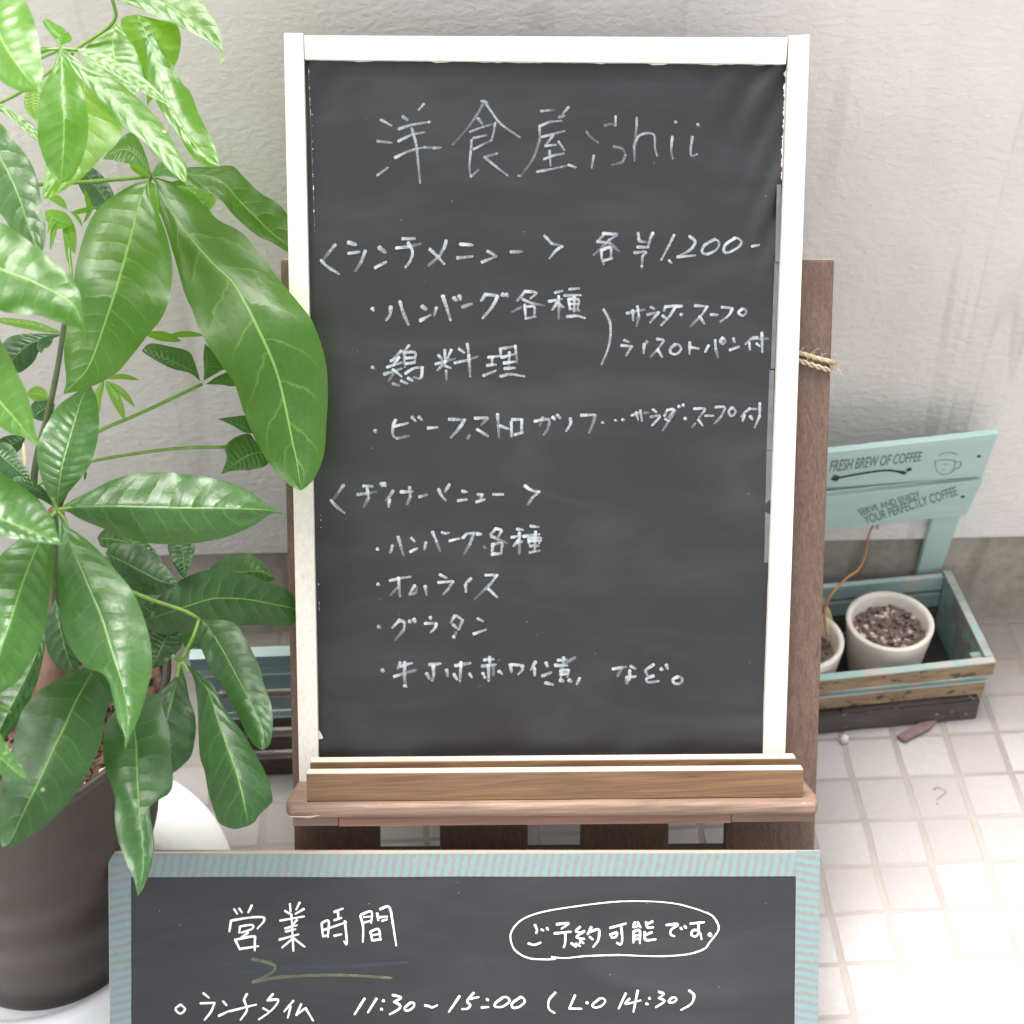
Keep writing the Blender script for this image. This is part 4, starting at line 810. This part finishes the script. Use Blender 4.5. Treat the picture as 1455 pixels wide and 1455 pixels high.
# leaves (image-space outlines: midrib / one edge / other edge; depth at base, at tip)
leaf('-34,-30 0,52 18,82 36,107 56,130', '-55,41 -20,96 0,114 16,125 33,131 45,131', '20,-30 36,0 48,28 55,58 59,89 62,113 60,126', 1.20, 1.16, m_fresh, 0.006)
leaf('86,68 83,52 63,27', '77,54 64,38 61,30', '88,64 100,59 102,53 93,42 81,35 68,27', 1.33, 1.33, m_fresh, gl=(1, 0, 1))
leaf('86,68 87,98 89,138 91,185 87,260', '74,99 58,132 54,172 54,198 63,228 74,248', '99,89 115,122 125,165 123,205 110,241 99,256', 1.305, 1.305, m_fresh, 0.010, gl=(0.9, 0.4, 0.3))
leaf('87,72 125,108 165,145 205,185 240,222 264,260', '88,78 110,106 129,132 158,163 175,181 200,198 222,222 246,248', '89,71 107,82 130,99 158,110 192,136 208,152 230,176 254,218 266,238', 1.33, 1.33, m_fresh, 0.006, wav=0.002, gl=(1, 0, 1))
leaf('88,70 130,84 170,104 205,125 240,147', '110,76 135,90 165,108 200,130 225,143', '110,69 130,70 155,80 185,98 215,120', 1.33, 1.33, m_fresh, 0.004, wav=0.002, gl=(1, 0, 1))
leaf('165,28 160,60 165,90 178,118 193,137', '148,42 126,62 119,85 135,105 160,122 178,131', '178,48 192,70 201,95 202,108 200,122', 1.42, 1.42, m_fresh, 0.004, wav=0.002, gl=(1, 0, 1))
leaf('194,20 208,50 214,85 212,125 209,150', '172,28 180,55 195,80 203,105 208,130', '225,28 250,35 257,55 254,80 247,95 225,130', 1.40, 1.44, Y)
leaf('199,20 213,50 221,82 229,115 240,147 262,185 285,215 312,236', '201,40 206,75 209,110 222,145 238,170 258,200 275,225 295,237', '215,45 228,65 242,85 248,95 258,117 271,132 284,165 302,200 309,220', 1.42, 1.42, m_fresh, 0.008, wav=0.005, gl=(0.85, 0.1, 0.95))
leaf('163,0 210,-5 260,20 295,50 314,72 316,82 306,100', '190,9 226,25 251,36 281,51 302,63 313,74 312,88', '200,-35 260,-30 284,0 305,27 314,51 317,72 316,88', 1.42, 1.42, m_fresh, 0.004, wav=0.002, gl=(1, 0.1, 1))
leaf('85,70 68,70 50,72 30,78', '70,73 58,78 45,84', '70,67 55,66 40,68', 1.34, 1.36, m_fresh)
leaf('-40,125 10,155 35,178 56,197', '-10,155 5,160 25,177 48,197', '0,147 30,165 50,181', 1.38, 1.38, m_fresh, 0.004, gl=(1, 0.3, 1))
narrow('50,120 47,145 52,172', 13, 1.45, 1.44, Y)
leaf('118,105 120,150 108,195 90,235 62,284', '110,105 100,120 80,170 66,215 64,245 60,275', '130,112 150,150 173,181 165,205 145,223 120,250 100,264 75,280', 1.43, 1.36, Y, 0.006)
leaf('112,238 130,255 150,285 165,310', '110,258 125,285 145,305', '128,236 150,255 163,280', 1.62, 1.62, D_)
leaf('-35,160 0,222 25,275 40,320 50,345 60,357', '-40,250 -15,290 2,305 20,330 45,349', '0,175 20,200 38,222 50,245 57,275 63,310 65,330 63,350', 1.34, 1.26, m_leaf, 0.010)
leaf('-75,352 -25,370 0,382 48,401 96,426 113,449 119,464 121,478 117,495', '-50,412 0,441 27,446 55,448 76,456 96,462 115,468 119,480', '-40,318 0,316 27,332 59,357 85,378 104,397 115,423 119,450 121,468', 1.20, 1.17, m_bright, 0.006, -0.01, 0.006, gl=(0.6, 0.6, 0.2))
leaf('211,254 198,290 185,340 168,400 152,450 132,508 118,532 90,560', '185,264 145,290 125,320 113,356 104,400 95,455 91,500 94,540', '214,280 231,317 242,356 245,393 239,429 228,455 211,475 188,505 162,533 121,553', 1.49, 1.47, m_bright, 0.008, 0.0, 0.004, gl=(1, 0.42, 0.2))
leaf('220,252 240,290 265,330 300,372 330,400 350,434 366,466 384,505 397,542 408,590 416,630 421,651 428,697', '222,285 236,326 250,373 262,416 274,443 287,476 312,515 333,545 346,585 366,631 389,667 412,690', '251,261 284,280 307,310 343,330 366,356 396,396 429,436 445,459 462,509 466,558 464,598 460,647 445,682', 1.505, 1.515, m_bright, 0.008, 0.0, 0.005, gl=(1, 0.42, 0.15))
leaf('231,246 270,248 310,255 345,290 380,325 412,352 424,362', '254,256 287,274 313,284 333,307 363,333 389,346 415,362', '267,238 303,237 330,236 346,251 370,274 396,290 412,312 426,345', 1.60, 1.63, m_bright, 0.006, gl=(1, 0.3, 0.4))
leaf('235,262 270,270 297,301', '248,275 270,290 288,301', '260,256 290,270 307,283', 1.56, 1.58, Y)
leaf('213,258 222,280 226,306', '211,275 218,293', '228,268 231,290', 1.56, 1.57, Y)
narrow('184,234 200,242 214,252', 7, 1.54, 1.55, Y)
leaf('214,246 198,224 175,212 146,226', '202,237 185,233 165,229', '208,222 198,200 185,188 163,205', 1.57, 1.57, m_bright, 0.004, gl=(1, 0, 1))
leaf('216,247 232,240 246,242 262,258', '228,250 243,252', '225,232 240,228 256,242', 1.57, 1.57, m_bright, 0.004, gl=(1, 0, 1))
# sprout
for M, w_ in (('86,299 78,322 71,356', 4.5), ('84,299 74,316 67,332', 4), ('88,299 99,325 106,362', 8), ('68,281 82,284 96,297', 6), ('100,303 120,299 140,294', 4), ('99,299 110,309 118,324', 2.5), ('120,268 127,298 118,318', 4), ('64,300 82,312 104,318', 13), ('88,300 93,330 97,375', 4)):
    narrow(M, w_, 1.42, 1.41)
narrow('90,474 48,463 0,455 -20,452', 6.5, 1.42, 1.44)
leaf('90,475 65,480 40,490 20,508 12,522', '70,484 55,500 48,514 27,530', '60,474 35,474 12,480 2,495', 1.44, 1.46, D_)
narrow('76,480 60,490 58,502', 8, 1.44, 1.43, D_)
leaf('-50,488 -25,535 0,571 21,595 38,616 57,636', '-60,560 -30,592 0,607 16,616 33,621 47,630', '-20,455 0,482 14,506 26,533 37,554 45,581 49,606 54,625', 1.24, 1.16, m_bright, 0.006, arch=0.05)
leaf('81,722 83,700 88,662 100,618 112,578 119,560 128,546', '69,705 58,677 52,643 59,617 69,598 82,577 102,562', '99,698 117,677 131,654 139,622 141,595 137,565', 1.33, 1.43, m_leaf, 0.008, -0.02)
leaf('82,724 100,721 150,719.5 200,720.5 260,722 320,722 370,724 388,727 408,732', '96,727 113,737 144,750 180,764 213,772 262,773 295,769 328,761 361,746 386,730', '118,704 155,684 188,674 232,671 276,675 320,684 353,697 377,715', 1.345, 1.36, m_leaf, 0.014, -0.02, gl=(0.45, 0.1, 0.45))
leaf('-70,690 0,736 40,752 70,765 88,775', '-40,745 0,761 27,767 55,771 76,773', '-50,650 0,672 27,688 55,710 69,728 76,738 81,756', 1.22, 1.20, m_leaf, 0.010, gl=(1, 0.5, 0.9))
leaf('79,722 65,705 45,692 15,682', '62,712 45,703 28,695', '64,696 45,683 27,677', 1.37, 1.38, D_)
narrow('36,622 20,630 0,640 -22,648', 15, 1.43, 1.45, D_)
leaf('-20,630 10,655 43,684', '-15,655 5,675 28,685', '12,630 28,650 41,672', 1.40, 1.40, D_)
narrow('38,560 55,560 70,567', 11, 1.46, 1.46); narrow('46,594 58,584 78,574', 17, 1.46, 1.46, D_)
leaf('80,727 66,750 55,772 40,808 27,844 14,885 0,925 -16,997', '52,750 25,768 -8,800 -24,850 -33,900 -32,955', '76,745 74,774 75,802 72,837 66,882 59,912 45,937 27,966 0,985', 1.32, 1.22, m_leaf, 0.014, -0.015)
leaf('82,730 93,757 107,789 124,830 144,878 157,920 166,948 175,978 181,1010 181,1046 177,1067', '83,754 82,782 82,837 85,864 89,892 98,917 104,927 121,948 142,955 154,968 161,994 167,1024 177,1045', '93,745 114,760 137,779 165,811 186,837 200,865 212,905 216,946 208,985 198,1018 187,1042', 1.33, 1.23, m_leaf, 0.012, -0.01, gl=(0.35, 0.1, 0.1))
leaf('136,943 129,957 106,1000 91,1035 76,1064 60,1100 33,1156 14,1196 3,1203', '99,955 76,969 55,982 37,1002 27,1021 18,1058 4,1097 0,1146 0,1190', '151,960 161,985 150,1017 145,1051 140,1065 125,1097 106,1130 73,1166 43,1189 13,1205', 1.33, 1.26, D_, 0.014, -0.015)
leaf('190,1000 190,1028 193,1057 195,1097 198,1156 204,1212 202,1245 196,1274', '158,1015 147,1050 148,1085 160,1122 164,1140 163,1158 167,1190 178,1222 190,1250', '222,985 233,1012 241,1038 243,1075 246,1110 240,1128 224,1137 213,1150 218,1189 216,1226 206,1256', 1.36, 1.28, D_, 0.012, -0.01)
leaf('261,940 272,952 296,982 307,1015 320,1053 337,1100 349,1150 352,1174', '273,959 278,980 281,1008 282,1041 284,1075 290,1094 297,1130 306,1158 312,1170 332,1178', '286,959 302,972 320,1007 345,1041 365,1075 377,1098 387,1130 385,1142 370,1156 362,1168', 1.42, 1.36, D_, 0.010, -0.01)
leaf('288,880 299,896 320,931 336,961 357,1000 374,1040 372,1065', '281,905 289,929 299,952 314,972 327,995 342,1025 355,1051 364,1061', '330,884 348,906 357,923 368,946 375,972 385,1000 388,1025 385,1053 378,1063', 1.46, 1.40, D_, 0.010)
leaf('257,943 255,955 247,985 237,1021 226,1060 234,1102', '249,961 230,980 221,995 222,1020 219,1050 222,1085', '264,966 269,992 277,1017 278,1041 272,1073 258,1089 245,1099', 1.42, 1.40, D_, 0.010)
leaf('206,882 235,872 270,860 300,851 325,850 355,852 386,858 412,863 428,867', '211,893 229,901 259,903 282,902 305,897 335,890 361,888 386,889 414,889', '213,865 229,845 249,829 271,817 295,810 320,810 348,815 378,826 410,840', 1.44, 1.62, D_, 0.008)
leaf('298,810 340,813 370,812 394,824', '320,818 350,824 375,827', '302,804 317,793 345,785 366,793 381,809', 1.64, 1.62, m_leaf)
leaf('257,765 259,780 261,796 262,822', '239,774 243,793 253,812', '276,772 274,794 267,812', 1.50, 1.50, D_)
leaf('150,786 180,801 205,814 229,826 253,831', '165,812 188,840 205,845 226,845 240,838', '160,772 182,773 205,777 225,789 238,808 247,820', 1.46, 1.46, D_)
leaf('138,764 170,768 223,785', '145,777 170,779 195,777', '150,752 180,758 205,768', 1.50, 1.50, m_leaf)
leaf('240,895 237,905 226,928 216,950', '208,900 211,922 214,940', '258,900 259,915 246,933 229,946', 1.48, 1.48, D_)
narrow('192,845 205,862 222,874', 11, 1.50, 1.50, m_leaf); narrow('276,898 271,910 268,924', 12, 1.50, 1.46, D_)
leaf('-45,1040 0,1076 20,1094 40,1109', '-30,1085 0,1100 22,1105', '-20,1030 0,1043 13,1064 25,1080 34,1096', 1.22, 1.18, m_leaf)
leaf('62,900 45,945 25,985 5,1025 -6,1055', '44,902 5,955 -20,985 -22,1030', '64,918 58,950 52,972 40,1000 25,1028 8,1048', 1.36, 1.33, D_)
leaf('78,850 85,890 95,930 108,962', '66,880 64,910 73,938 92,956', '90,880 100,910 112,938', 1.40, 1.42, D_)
leaf('-20,990 5,1005 18,1014', '-10,1008 5,1012', '-8,992 8,1000', 1.23, 1.22, m_leaf)
leaf('120,930 150,955 178,985 195,1010', '118,950 140,975 172,1003', '140,925 175,950 196,985', 1.44, 1.44, D_)
# right hand fans
leaf('285,542 274,528 243,513 201,498', '269,530 245,524 223,513 208,504', '276,513 267,499 241,492 214,488', 1.58, 1.58, m_leaf, 0.014, gl=(0.8, 0, 0.8))
leaf('289,541 294,513 291,488', '290,528 289,506', '312,528 320,522 306,502', 1.58, 1.58, m_leaf, 0.003, gl=(1, 0, 1))
leaf('292,546 316,540 336,548', '316,547 328,549', '310,534 326,530', 1.58, 1.58, m_leaf, 0.003, gl=(1, 0, 1))
leaf('386,640 353,647 330,662 314,674', '379,661 353,668 331,669', '364,627 353,616 331,623 320,636 322,652', 1.60, 1.60, m_leaf, 0.004, gl=(1, 0, 1))
leaf('360,616 338,603 309,595', '346,614 329,604', '352,592 331,592', 1.60, 1.60, m_leaf, 0.004, gl=(1, 0, 1))
narrow('206,474 232,478 258,485', 7, 1.57, 1.57); narrow('238,477 262,475 292,476', 4.5, 1.58, 1.58)
for M, w_ in (('147,541 139,565 142,587', 6), ('149,541 164,565 178,598', 7), ('151,541 175,559 192,579', 5), ('152,538 173,535 198,540', 4)): narrow(M, w_, 1.55, 1.54)
stem('147,541 138,535 120,540', (1.55, 1.53), 1.6)
narrow('33,628 34,645 36,664', 2.5, 1.42, 1.42, m_straw); narrow('122,668 121,676 120,683', 2.2, 1.42, 1.42, D_)

# ------------------------------------------------------------------ right planter crate with a printed back
CH = 0.106
cA = ground(1415, 940, CH); cD = ground(1160, 965, CH)
cu = (cA-cD); cu.z = 0; cu.normalize(); cv = Vector((-cu.y, cu.x, 0))
CR = Frame(Vector((cA.x, cA.y, 0)), cu, Vector((0, 0, 1)), cv)    # a: right, b: up, c: back; a<0 inside
CL, CDp = -0.47, 0.182
crate = thing('planter_crate', CR.p(CL/2, 0, CDp/2), 'weathered teal planter crate with coffee lettering printed on its back boards', 'planter')
def cbox(name, a0, a1, b0, b1, c0, c1, m, bev=0.0012):
    bm = bmesh.new(); boxf(bm, CR, a0, a1, b0, b1, c0, c1, bev); return link(name, bm, m, crate)
def wob_box(name, a0, a1, b0, b1, c0, c1, m, amp=0.002, sag=0.0):
    bm = bmesh.new(); n = 26; rows = []; sd = random.random()*40
    for i in range(n+1):
        f = i/n; a = a0+(a1-a0)*f; k = lambda q: amp*noise.noise((f*7+sd, q*3.1, sd)); s = sag*math.sin(math.pi*f)
        rows.append([bm.verts.new(CR.p(a, b0+k(1)+s, c0+k(2))), bm.verts.new(CR.p(a, b1+k(3)*0.6+s, c0+k(2))), bm.verts.new(CR.p(a, b1+k(4)*0.6+s, c1)), bm.verts.new(CR.p(a, b0+k(5)+s, c1))])
    for i in range(n):
        for k in range(4): bm.faces.new([rows[i][k], rows[i][(k+1) % 4], rows[i+1][(k+1) % 4], rows[i+1][k]])
    bm.faces.new(rows[0]); bm.faces.new(list(reversed(rows[-1]))); bmesh.ops.recalc_face_normals(bm, faces=bm.faces)
    return link(name, bm, m, crate)
s1 = wob_box('front_slat', CL, 0.0, CH-0.0245, CH-0.0022, 0.0, 0.009, m_tan, 0.0015, -0.002)
s2 = wob_box('front_slat', CL, -0.006, CH-0.062, CH-0.040, 0.003, 0.012, m_tan, 0.002)
s3 = wob_box('front_slat', CL, -0.010, 0.002, 0.035, -0.003, 0.012, m_dk, 0.003)
for a0, a1, b, c0, c1, sg in ((CL, 0.0, CH-0.0020, -0.0006, 0.010, -0.002), (CL, -0.003, CH-0.0398, 0.002, 0.013, 0.0)): wob_box('painted_edge', a0, a1, b, b+0.0022, c0, c1, m_teal, 0.0006, sg)
wob_box('broken_sliver', -0.20, -0.02, 0.0365, 0.040, -0.001, 0.010, m_dk, 0.003)
cbox('side_panel', -0.011, -0.0005, 0.006, CH-0.001, 0.0135, CDp, m_teald); cbox('side_panel', CL, CL+0.011, 0.006, CH-0.001, 0.0135, CDp, m_teald)
cbox('side_cap', -0.0115, 0.0, CH-0.0008, CH+0.0015, 0.0105, CDp, m_cap)
cbox('corner_block', -0.026, -0.0115, 0.004, CH-0.005, 0.0135, 0.026, m_teald)
cbox('crate_floor', CL+0.012, -0.012, 0.004, 0.010, 0.0135, CDp-0.010, m_black)
for b0, b1, m in ((0.012, 0.040, m_dk), (0.046, 0.072, m_teald), (0.079, 0.1035, m_teal)): cbox('back_slat', CL+0.012, -0.012, b0, b1, CDp-0.009, CDp-0.0005, m)
# back boards on two posts, leaning slightly; outline taken from where they stand
bpn = (cv*-math.cos(R_(11)) - Vector((0, 0, 1))*math.sin(R_(11))).normalized()
bu = cu; bv = bpn.cross(bu)
if bv.z < 0: bv = -bv
BK = Frame(CR.p(0, CH, CDp-0.002), bu, bv, bpn)
def bq(*pts, c=0.0): return [BK.px(x, y, c) for x, y in pts]
def lengthen(p, q): return (q[0]+(q[0]-p[0])*1.25, q[1]+(q[1]-p[1])*1.25)
t0, t1, t2, t3 = bq((1170, 644), (1419, 616.5), (1396, 677), (1170, 694)); l0, l1 = lengthen(t1, t0), lengthen(t2, t3)
bm = bmesh.new(); prism(bm, BK, [l0, t1, t2, l1], -0.009, 0.0, 0.001); bk1 = link('back_board', bm, m_teal2, crate)
t0, t1, t2, t3 = bq((1170, 706), (1397, 682), (1373, 732), (1170, 755)); l0, l1 = lengthen(t1, t0), lengthen(t2, t3)
bm = bmesh.new(); prism(bm, BK, [l0, t1, t2, l1], -0.009, 0.0, 0.001); bk2 = link('back_board', bm, m_teal2, crate)
pa = bq((1333, 735), (1372, 730), (1346, 800), (1312, 804))
for off in (0.0, CL+0.06):
    bm = bmesh.new(); ptop = bq((1352, 660), (1400, 655)); prism(bm, BK, [(ptop[0][0]+off, ptop[0][1]), (ptop[1][0]+off, ptop[1][1]), (pa[2][0]+off, pa[2][1]-0.035), (pa[3][0]+off, pa[3][1]-0.035)], -0.018, -0.0095, 0.001)
    link('back_post', bm, m_teal2, crate)
bm = bmesh.new()
for x, y, par in ((1391, 648, 0), (1368, 705.5, 0)):
    a, b = BK.px(x, y); prism(bm, BK, [(a+0.0026*math.cos(k), b+0.0022*math.sin(k)) for k in [i*math.pi/5 for i in range(10)]], -0.001, 0.0012)
link('screw', bm, m_iron, crate)
def text_on(body, quad, fr, lift, m, parent, name='lettering', bold=0.0):
    cu_ = bpy.data.curves.new('t', 'FONT'); cu_.body = body; cu_.offset = bold
    ob = bpy.data.objects.new('t', cu_); COL.objects.link(ob)
    dg = bpy.context.evaluated_depsgraph_get(); me = bpy.data.meshes.new_from_object(ob.evaluated_get(dg))
    bpy.data.objects.remove(ob); bm = bmesh.new(); bm.from_mesh(me); bpy.data.meshes.remove(me); bpy.data.curves.remove(cu_)
    xs = [v.co.x for v in bm.verts]; ys = [v.co.y for v in bm.verts]; x0, x1, y0, y1 = min(xs), max(xs), min(ys), max(ys)
    bl, br, tr, tl = [fr.px(x, y) for x, y in quad]
    for v in bm.verts:
        s, t = (v.co.x-x0)/(x1-x0), (v.co.y-y0)/(y1-y0)
        a = (bl[0]*(1-s)+br[0]*s)*(1-t)+(tl[0]*(1-s)+tr[0]*s)*t; b = (bl[1]*(1-s)+br[1]*s)*(1-t)+(tl[1]*(1-s)+tr[1]*s)*t
        v.co = fr.p(a, b, lift)
    return link(name, bm, m, parent)
text_on('A FRESH BREW OF COFFEE', ((1166, 672), (1308, 655), (1311, 641), (1170, 655)), BK, 0.0006, m_print, bk1, bold=0.01)
text_on('SERVE AND ENJOY', ((1224, 735), (1310, 708), (1305, 697), (1218, 724)), BK, 0.0006, m_print, bk2, bold=0.012)
text_on('YOUR PERFECTLY COFFEE', ((1230, 745), (1361, 703), (1358, 690), (1226, 733)), BK, 0.0008, m_print, bk2, bold=0.008)
def ink(bm, pts, w, fr=BK, lift=0.0006):
    P = catmull([Vector((*fr.px(x, y), 0)) for x, y in pts], 24); k = w*0.00082; prev = None
    for i, p in enumerate(P):
        t = (P[min(i+1, 24)]-P[max(i-1, 0)]).normalized(); n = Vector((-t.y, t.x, 0))*k/2
        cur = (bm.verts.new(fr.p(p.x+n.x, p.y+n.y, lift+1e-6*i)), bm.verts.new(fr.p(p.x-n.x, p.y-n.y, lift+1e-6*i)))
        if prev: bm.faces.new([prev[0], cur[0], cur[1], prev[1]])
        prev = cur
bm = bmesh.new(); ink(bm, [(1186, 680), (1210, 675), (1240, 670), (1262, 668), (1284, 671)], 4.5); ink(bm, [(1182, 679), (1190, 682)], 6, lift=0.0009); ink(bm, [(1184, 675.5), (1192, 677)], 4, lift=0.0011); ink(bm, [(1279, 670), (1287, 672)], 7, lift=0.0009); ink(bm, [(1288, 668), (1295, 665)], 7, lift=0.0010)
link('banner', bm, m_printk, bk1)
bm = bmesh.new()
for q in ([(1333, 648), (1340, 644), (1350, 642.5), (1361, 646)], [(1328, 655), (1331, 668), (1338, 674)], [(1357, 654), (1355, 667), (1349, 673)], [(1357, 657), (1365, 656), (1363, 664), (1356, 666)], [(1328, 655), (1342, 653), (1357, 654)], [(1338, 674), (1349, 673)], [(1340, 660), (1347, 659)], [(1338, 667), (1342, 667)]): ink(bm, q, 2.0, lift=0.0006)
link('cup_emblem', bm, m_printf, bk1)

# two cream pots inside the crate, one with a withered stem
def cream_pot(x, y, z, label, R=0.0585):
    c = ground(x, y, z); t = thing('cream_pot', (c.x, c.y, 0.011), label, 'flower pot', 'cream pots in the teal crate')
    h = z-0.011; bm = bmesh.new()
    prof = [(R*0.70, 0.0), (R*0.72, 0.001)] + [(R*(0.72+0.28*(i/12)**0.8), h*i/12*0.96+0.001) for i in range(1, 13)] + [(R*1.0, h-0.002), (R*0.985, h), (R*0.93, h+0.0005), (R*0.885, h-0.001), (R*0.86, h-0.006), (R*0.82, h-0.03)]
    rg = lathe(bm, (c.x, c.y, 0.011), prof, 72); bm.faces.new(list(reversed(rg[0])))
    link('pot_body', bm, m_cream, t, True)
    return t, c, h
p1, c1, h1 = cream_pot(1265, 881, 0.122, 'round cream pot full of brown gravel inside the teal crate')
rs = random.Random(21)
def disc(bm, c, z, r):
    ring = [bm.verts.new((c.x+r*math.cos(2*math.pi*k/40), c.y+r*math.sin(2*math.pi*k/40), z)) for k in range(40)]; bm.faces.new(ring)
bm = bmesh.new(); disc(bm, c1, 0.098, 0.050); bm2 = bmesh.new()
for i in range(330):
    a, r = rs.uniform(0, 6.28), 0.047*math.sqrt(rs.random()); random.seed(i)
    blob(bm if rs.random() < 0.84 else bm2, (c1.x+r*math.cos(a), c1.y+r*math.sin(a), 0.099+rs.uniform(0, 0.004)), rs.uniform(0.0028, 0.0058), 1, (1, 0.8, 0.7))
gr = link('gravel', bm, m_gravel, p1); link('pale_pebble', bm2, m_gravel2, gr)
random.seed(8)
p2, c2, h2 = cream_pot(1137, 906, 0.118, 'round cream pot with a withered stem, half hidden behind the easel slat')
bm = bmesh.new(); disc(bm, c2, 0.088, 0.049)
for i in range(120):
    a, r = rs.uniform(0, 6.28), 0.045*math.sqrt(rs.random()); random.seed(i); blob(bm, (c2.x+r*math.cos(a), c2.y+r*math.sin(a), 0.089), rs.uniform(0.003, 0.006), 1)
link('gravel', bm, m_gravel, p2)
dr_ = thing('withered_plant', (c2.x, c2.y, 0.09), 'thin dry orange stem rising bent from the half hidden cream pot', 'dead plant')
dd = FWD.dot(c2-CAM)
bm = bmesh.new(); tube(bm, [at(1176, 905, dd), at(1171, 875, dd), at(1178, 850, dd-0.01), at(1200, 824, dd), at(1219, 810, dd+0.005), at(1229, 790, dd+0.01), at(1233, 765, dd+0.015), at(1240, 748, dd+0.02), at(1246, 742, dd+0.02), at(1247, 749, dd+0.02)], lambda t: 0.0022-0.0008*t, 7)
link('dry_stem', bm, m_twig, dr_)
bm = bmesh.new(); random.seed(2); blob(bm, at(1246.5, 750, dd+0.02), 0.0026, 1)
for k in range(5): tube(bm, [at(1174+k*2, 905, dd), at(1172+k*2.5, 880, dd-0.004*k), at(1170+k*1.5, 850+k*3, dd-0.002)], 0.0006, 5)
link('straw', bm, m_straw, dr_)
random.seed(9)

# ------------------------------------------------------------------ blue slatted crate behind the plant
bf = ground(345, 1104); BYF = bf.y; BXL = ground(268, 1104).x
bt = CAM.z + (BYF-CAM.y)*ray(345, 921.5).z/ray(345, 921.5).y
bx0 = (CAM + ray(268, 935)*((BYF-CAM.y)/ray(268, 935).y)).x
bcr = thing('slatted_crate', ((bx0+0.18)/2, BYF+0.11, 0), 'blue painted slatted crate with dark lower slats behind the potted plant', 'crate')
W = Frame(Vector((0, 0, 0)), Vector((1, 0, 0)), Vector((0, 0, 1)), Vector((0, 1, 0)))
def zat(y): return CAM.z + (BYF-CAM.y)*ray(345, y).z/ray(345, y).y
X1 = 0.16
def slat_px(y0, y1, th_, m, inset=0.0, name='slat'):
    bm = bmesh.new(); boxf(bm, W, bx0+inset, X1, zat(y1), zat(y0), BYF, BYF+th_, 0.0012); return link(name, bm, m, bcr)
slat_px(935, 951, 0.014, m_blue_slat); slat_px(961, 981, 0.012, m_blue_slat, 0.004); slat_px(994, 1010, 0.012, m_blue_slat, 0.008)
slat_px(1022, 1036, 0.012, m_dk, 0.012); slat_px(1049, 1068, 0.010, m_dk, 0.012); slat_px(1080, 1102, 0.010, m_dk, 0.012)
for y, m, i, dp in ((935, m_blue_lit, 0.0, 0.017), (961, m_blue_lit, 0.004, 0.013), (994, m_pinkish, 0.008, 0.013), (1022, m_blue_lit, 0.012, 0.012), (1049, m_pinkish, 0.012, 0.010), (1080, m_pinkish, 0.012, 0.010)):
    bm = bmesh.new(); boxf(bm, W, bx0+i, X1, zat(y)+0.0002, zat(y)+0.0018, BYF-0.0006, BYF+dp, 0.0004); link('slat_edge', bm, m, bcr)  # pale strips paint the light on the slat tops; pinkish ones also worn
for x in (bx0+0.030, X1-0.02):
    bm = bmesh.new(); boxf(bm, W, x, x+0.018, 0.003, zat(937), BYF+0.0175, BYF+0.034, 0.001); link('corner_post', bm, m_blue_slat, bcr)
yb = BYF+0.16; zb_ = CAM.z + yb*ray(345, 893).z/ray(345, 893).y
for x in (bx0+0.001, X1-0.012):
    bm = bmesh.new(); boxf(bm, W, x, x+0.011, 0.02, zat(937), BYF+0.036, BYF+0.075, 0.001); link('side_panel', bm, m_blue_slat, bcr)

# ------------------------------------------------------------------ small things on the pavement
c = ground(1300, 1040)
bm = bmesh.new(); fr = Frame(Vector((0, 0, 0)), Vector((1, 0, 0)), Vector((0, 1, 0)), Vector((0, 0, 1)))
prism(bm, fr, [tuple(ground(x, y)[:2]) for x, y in ((1273, 1050), (1284, 1058), (1320, 1040), (1330, 1028), (1306, 1032))], 0.004, 0.008, 0.0008)
o = link('wood_chip', bm, m_chip, None, False, (c.x, c.y, 0)); tag(o, 'flat purplish wood chip lying on the tiles before the teal crate', 'wood chip')
c = ground(1199, 1052, 0.004); bm = bmesh.new(); random.seed(4); blob(bm, (c.x, c.y, 0.006), 0.008, 2, (1, 0.8, 0.7), 0.06)
o = link('pebble', bm, m_stone, None, True, (c.x, c.y, 0)); tag(o, 'small whitish pebble on the pavement by the easel slat', 'pebble')
bm = bmesh.new(); fr = Frame(Vector((0, 0, 0)), Vector((1, 0, 0)), Vector((0, 1, 0)), Vector((0, 0, 1)))
strokes(bm, fr, None, 0.0004, (1310, 1080, 10.03), "165,430 220,400 310,430 330,480 260,530 215,570;215,628 225,632", 36, 0.8, 0.1)
struct(link('pavement_mark', bm, m_mark))
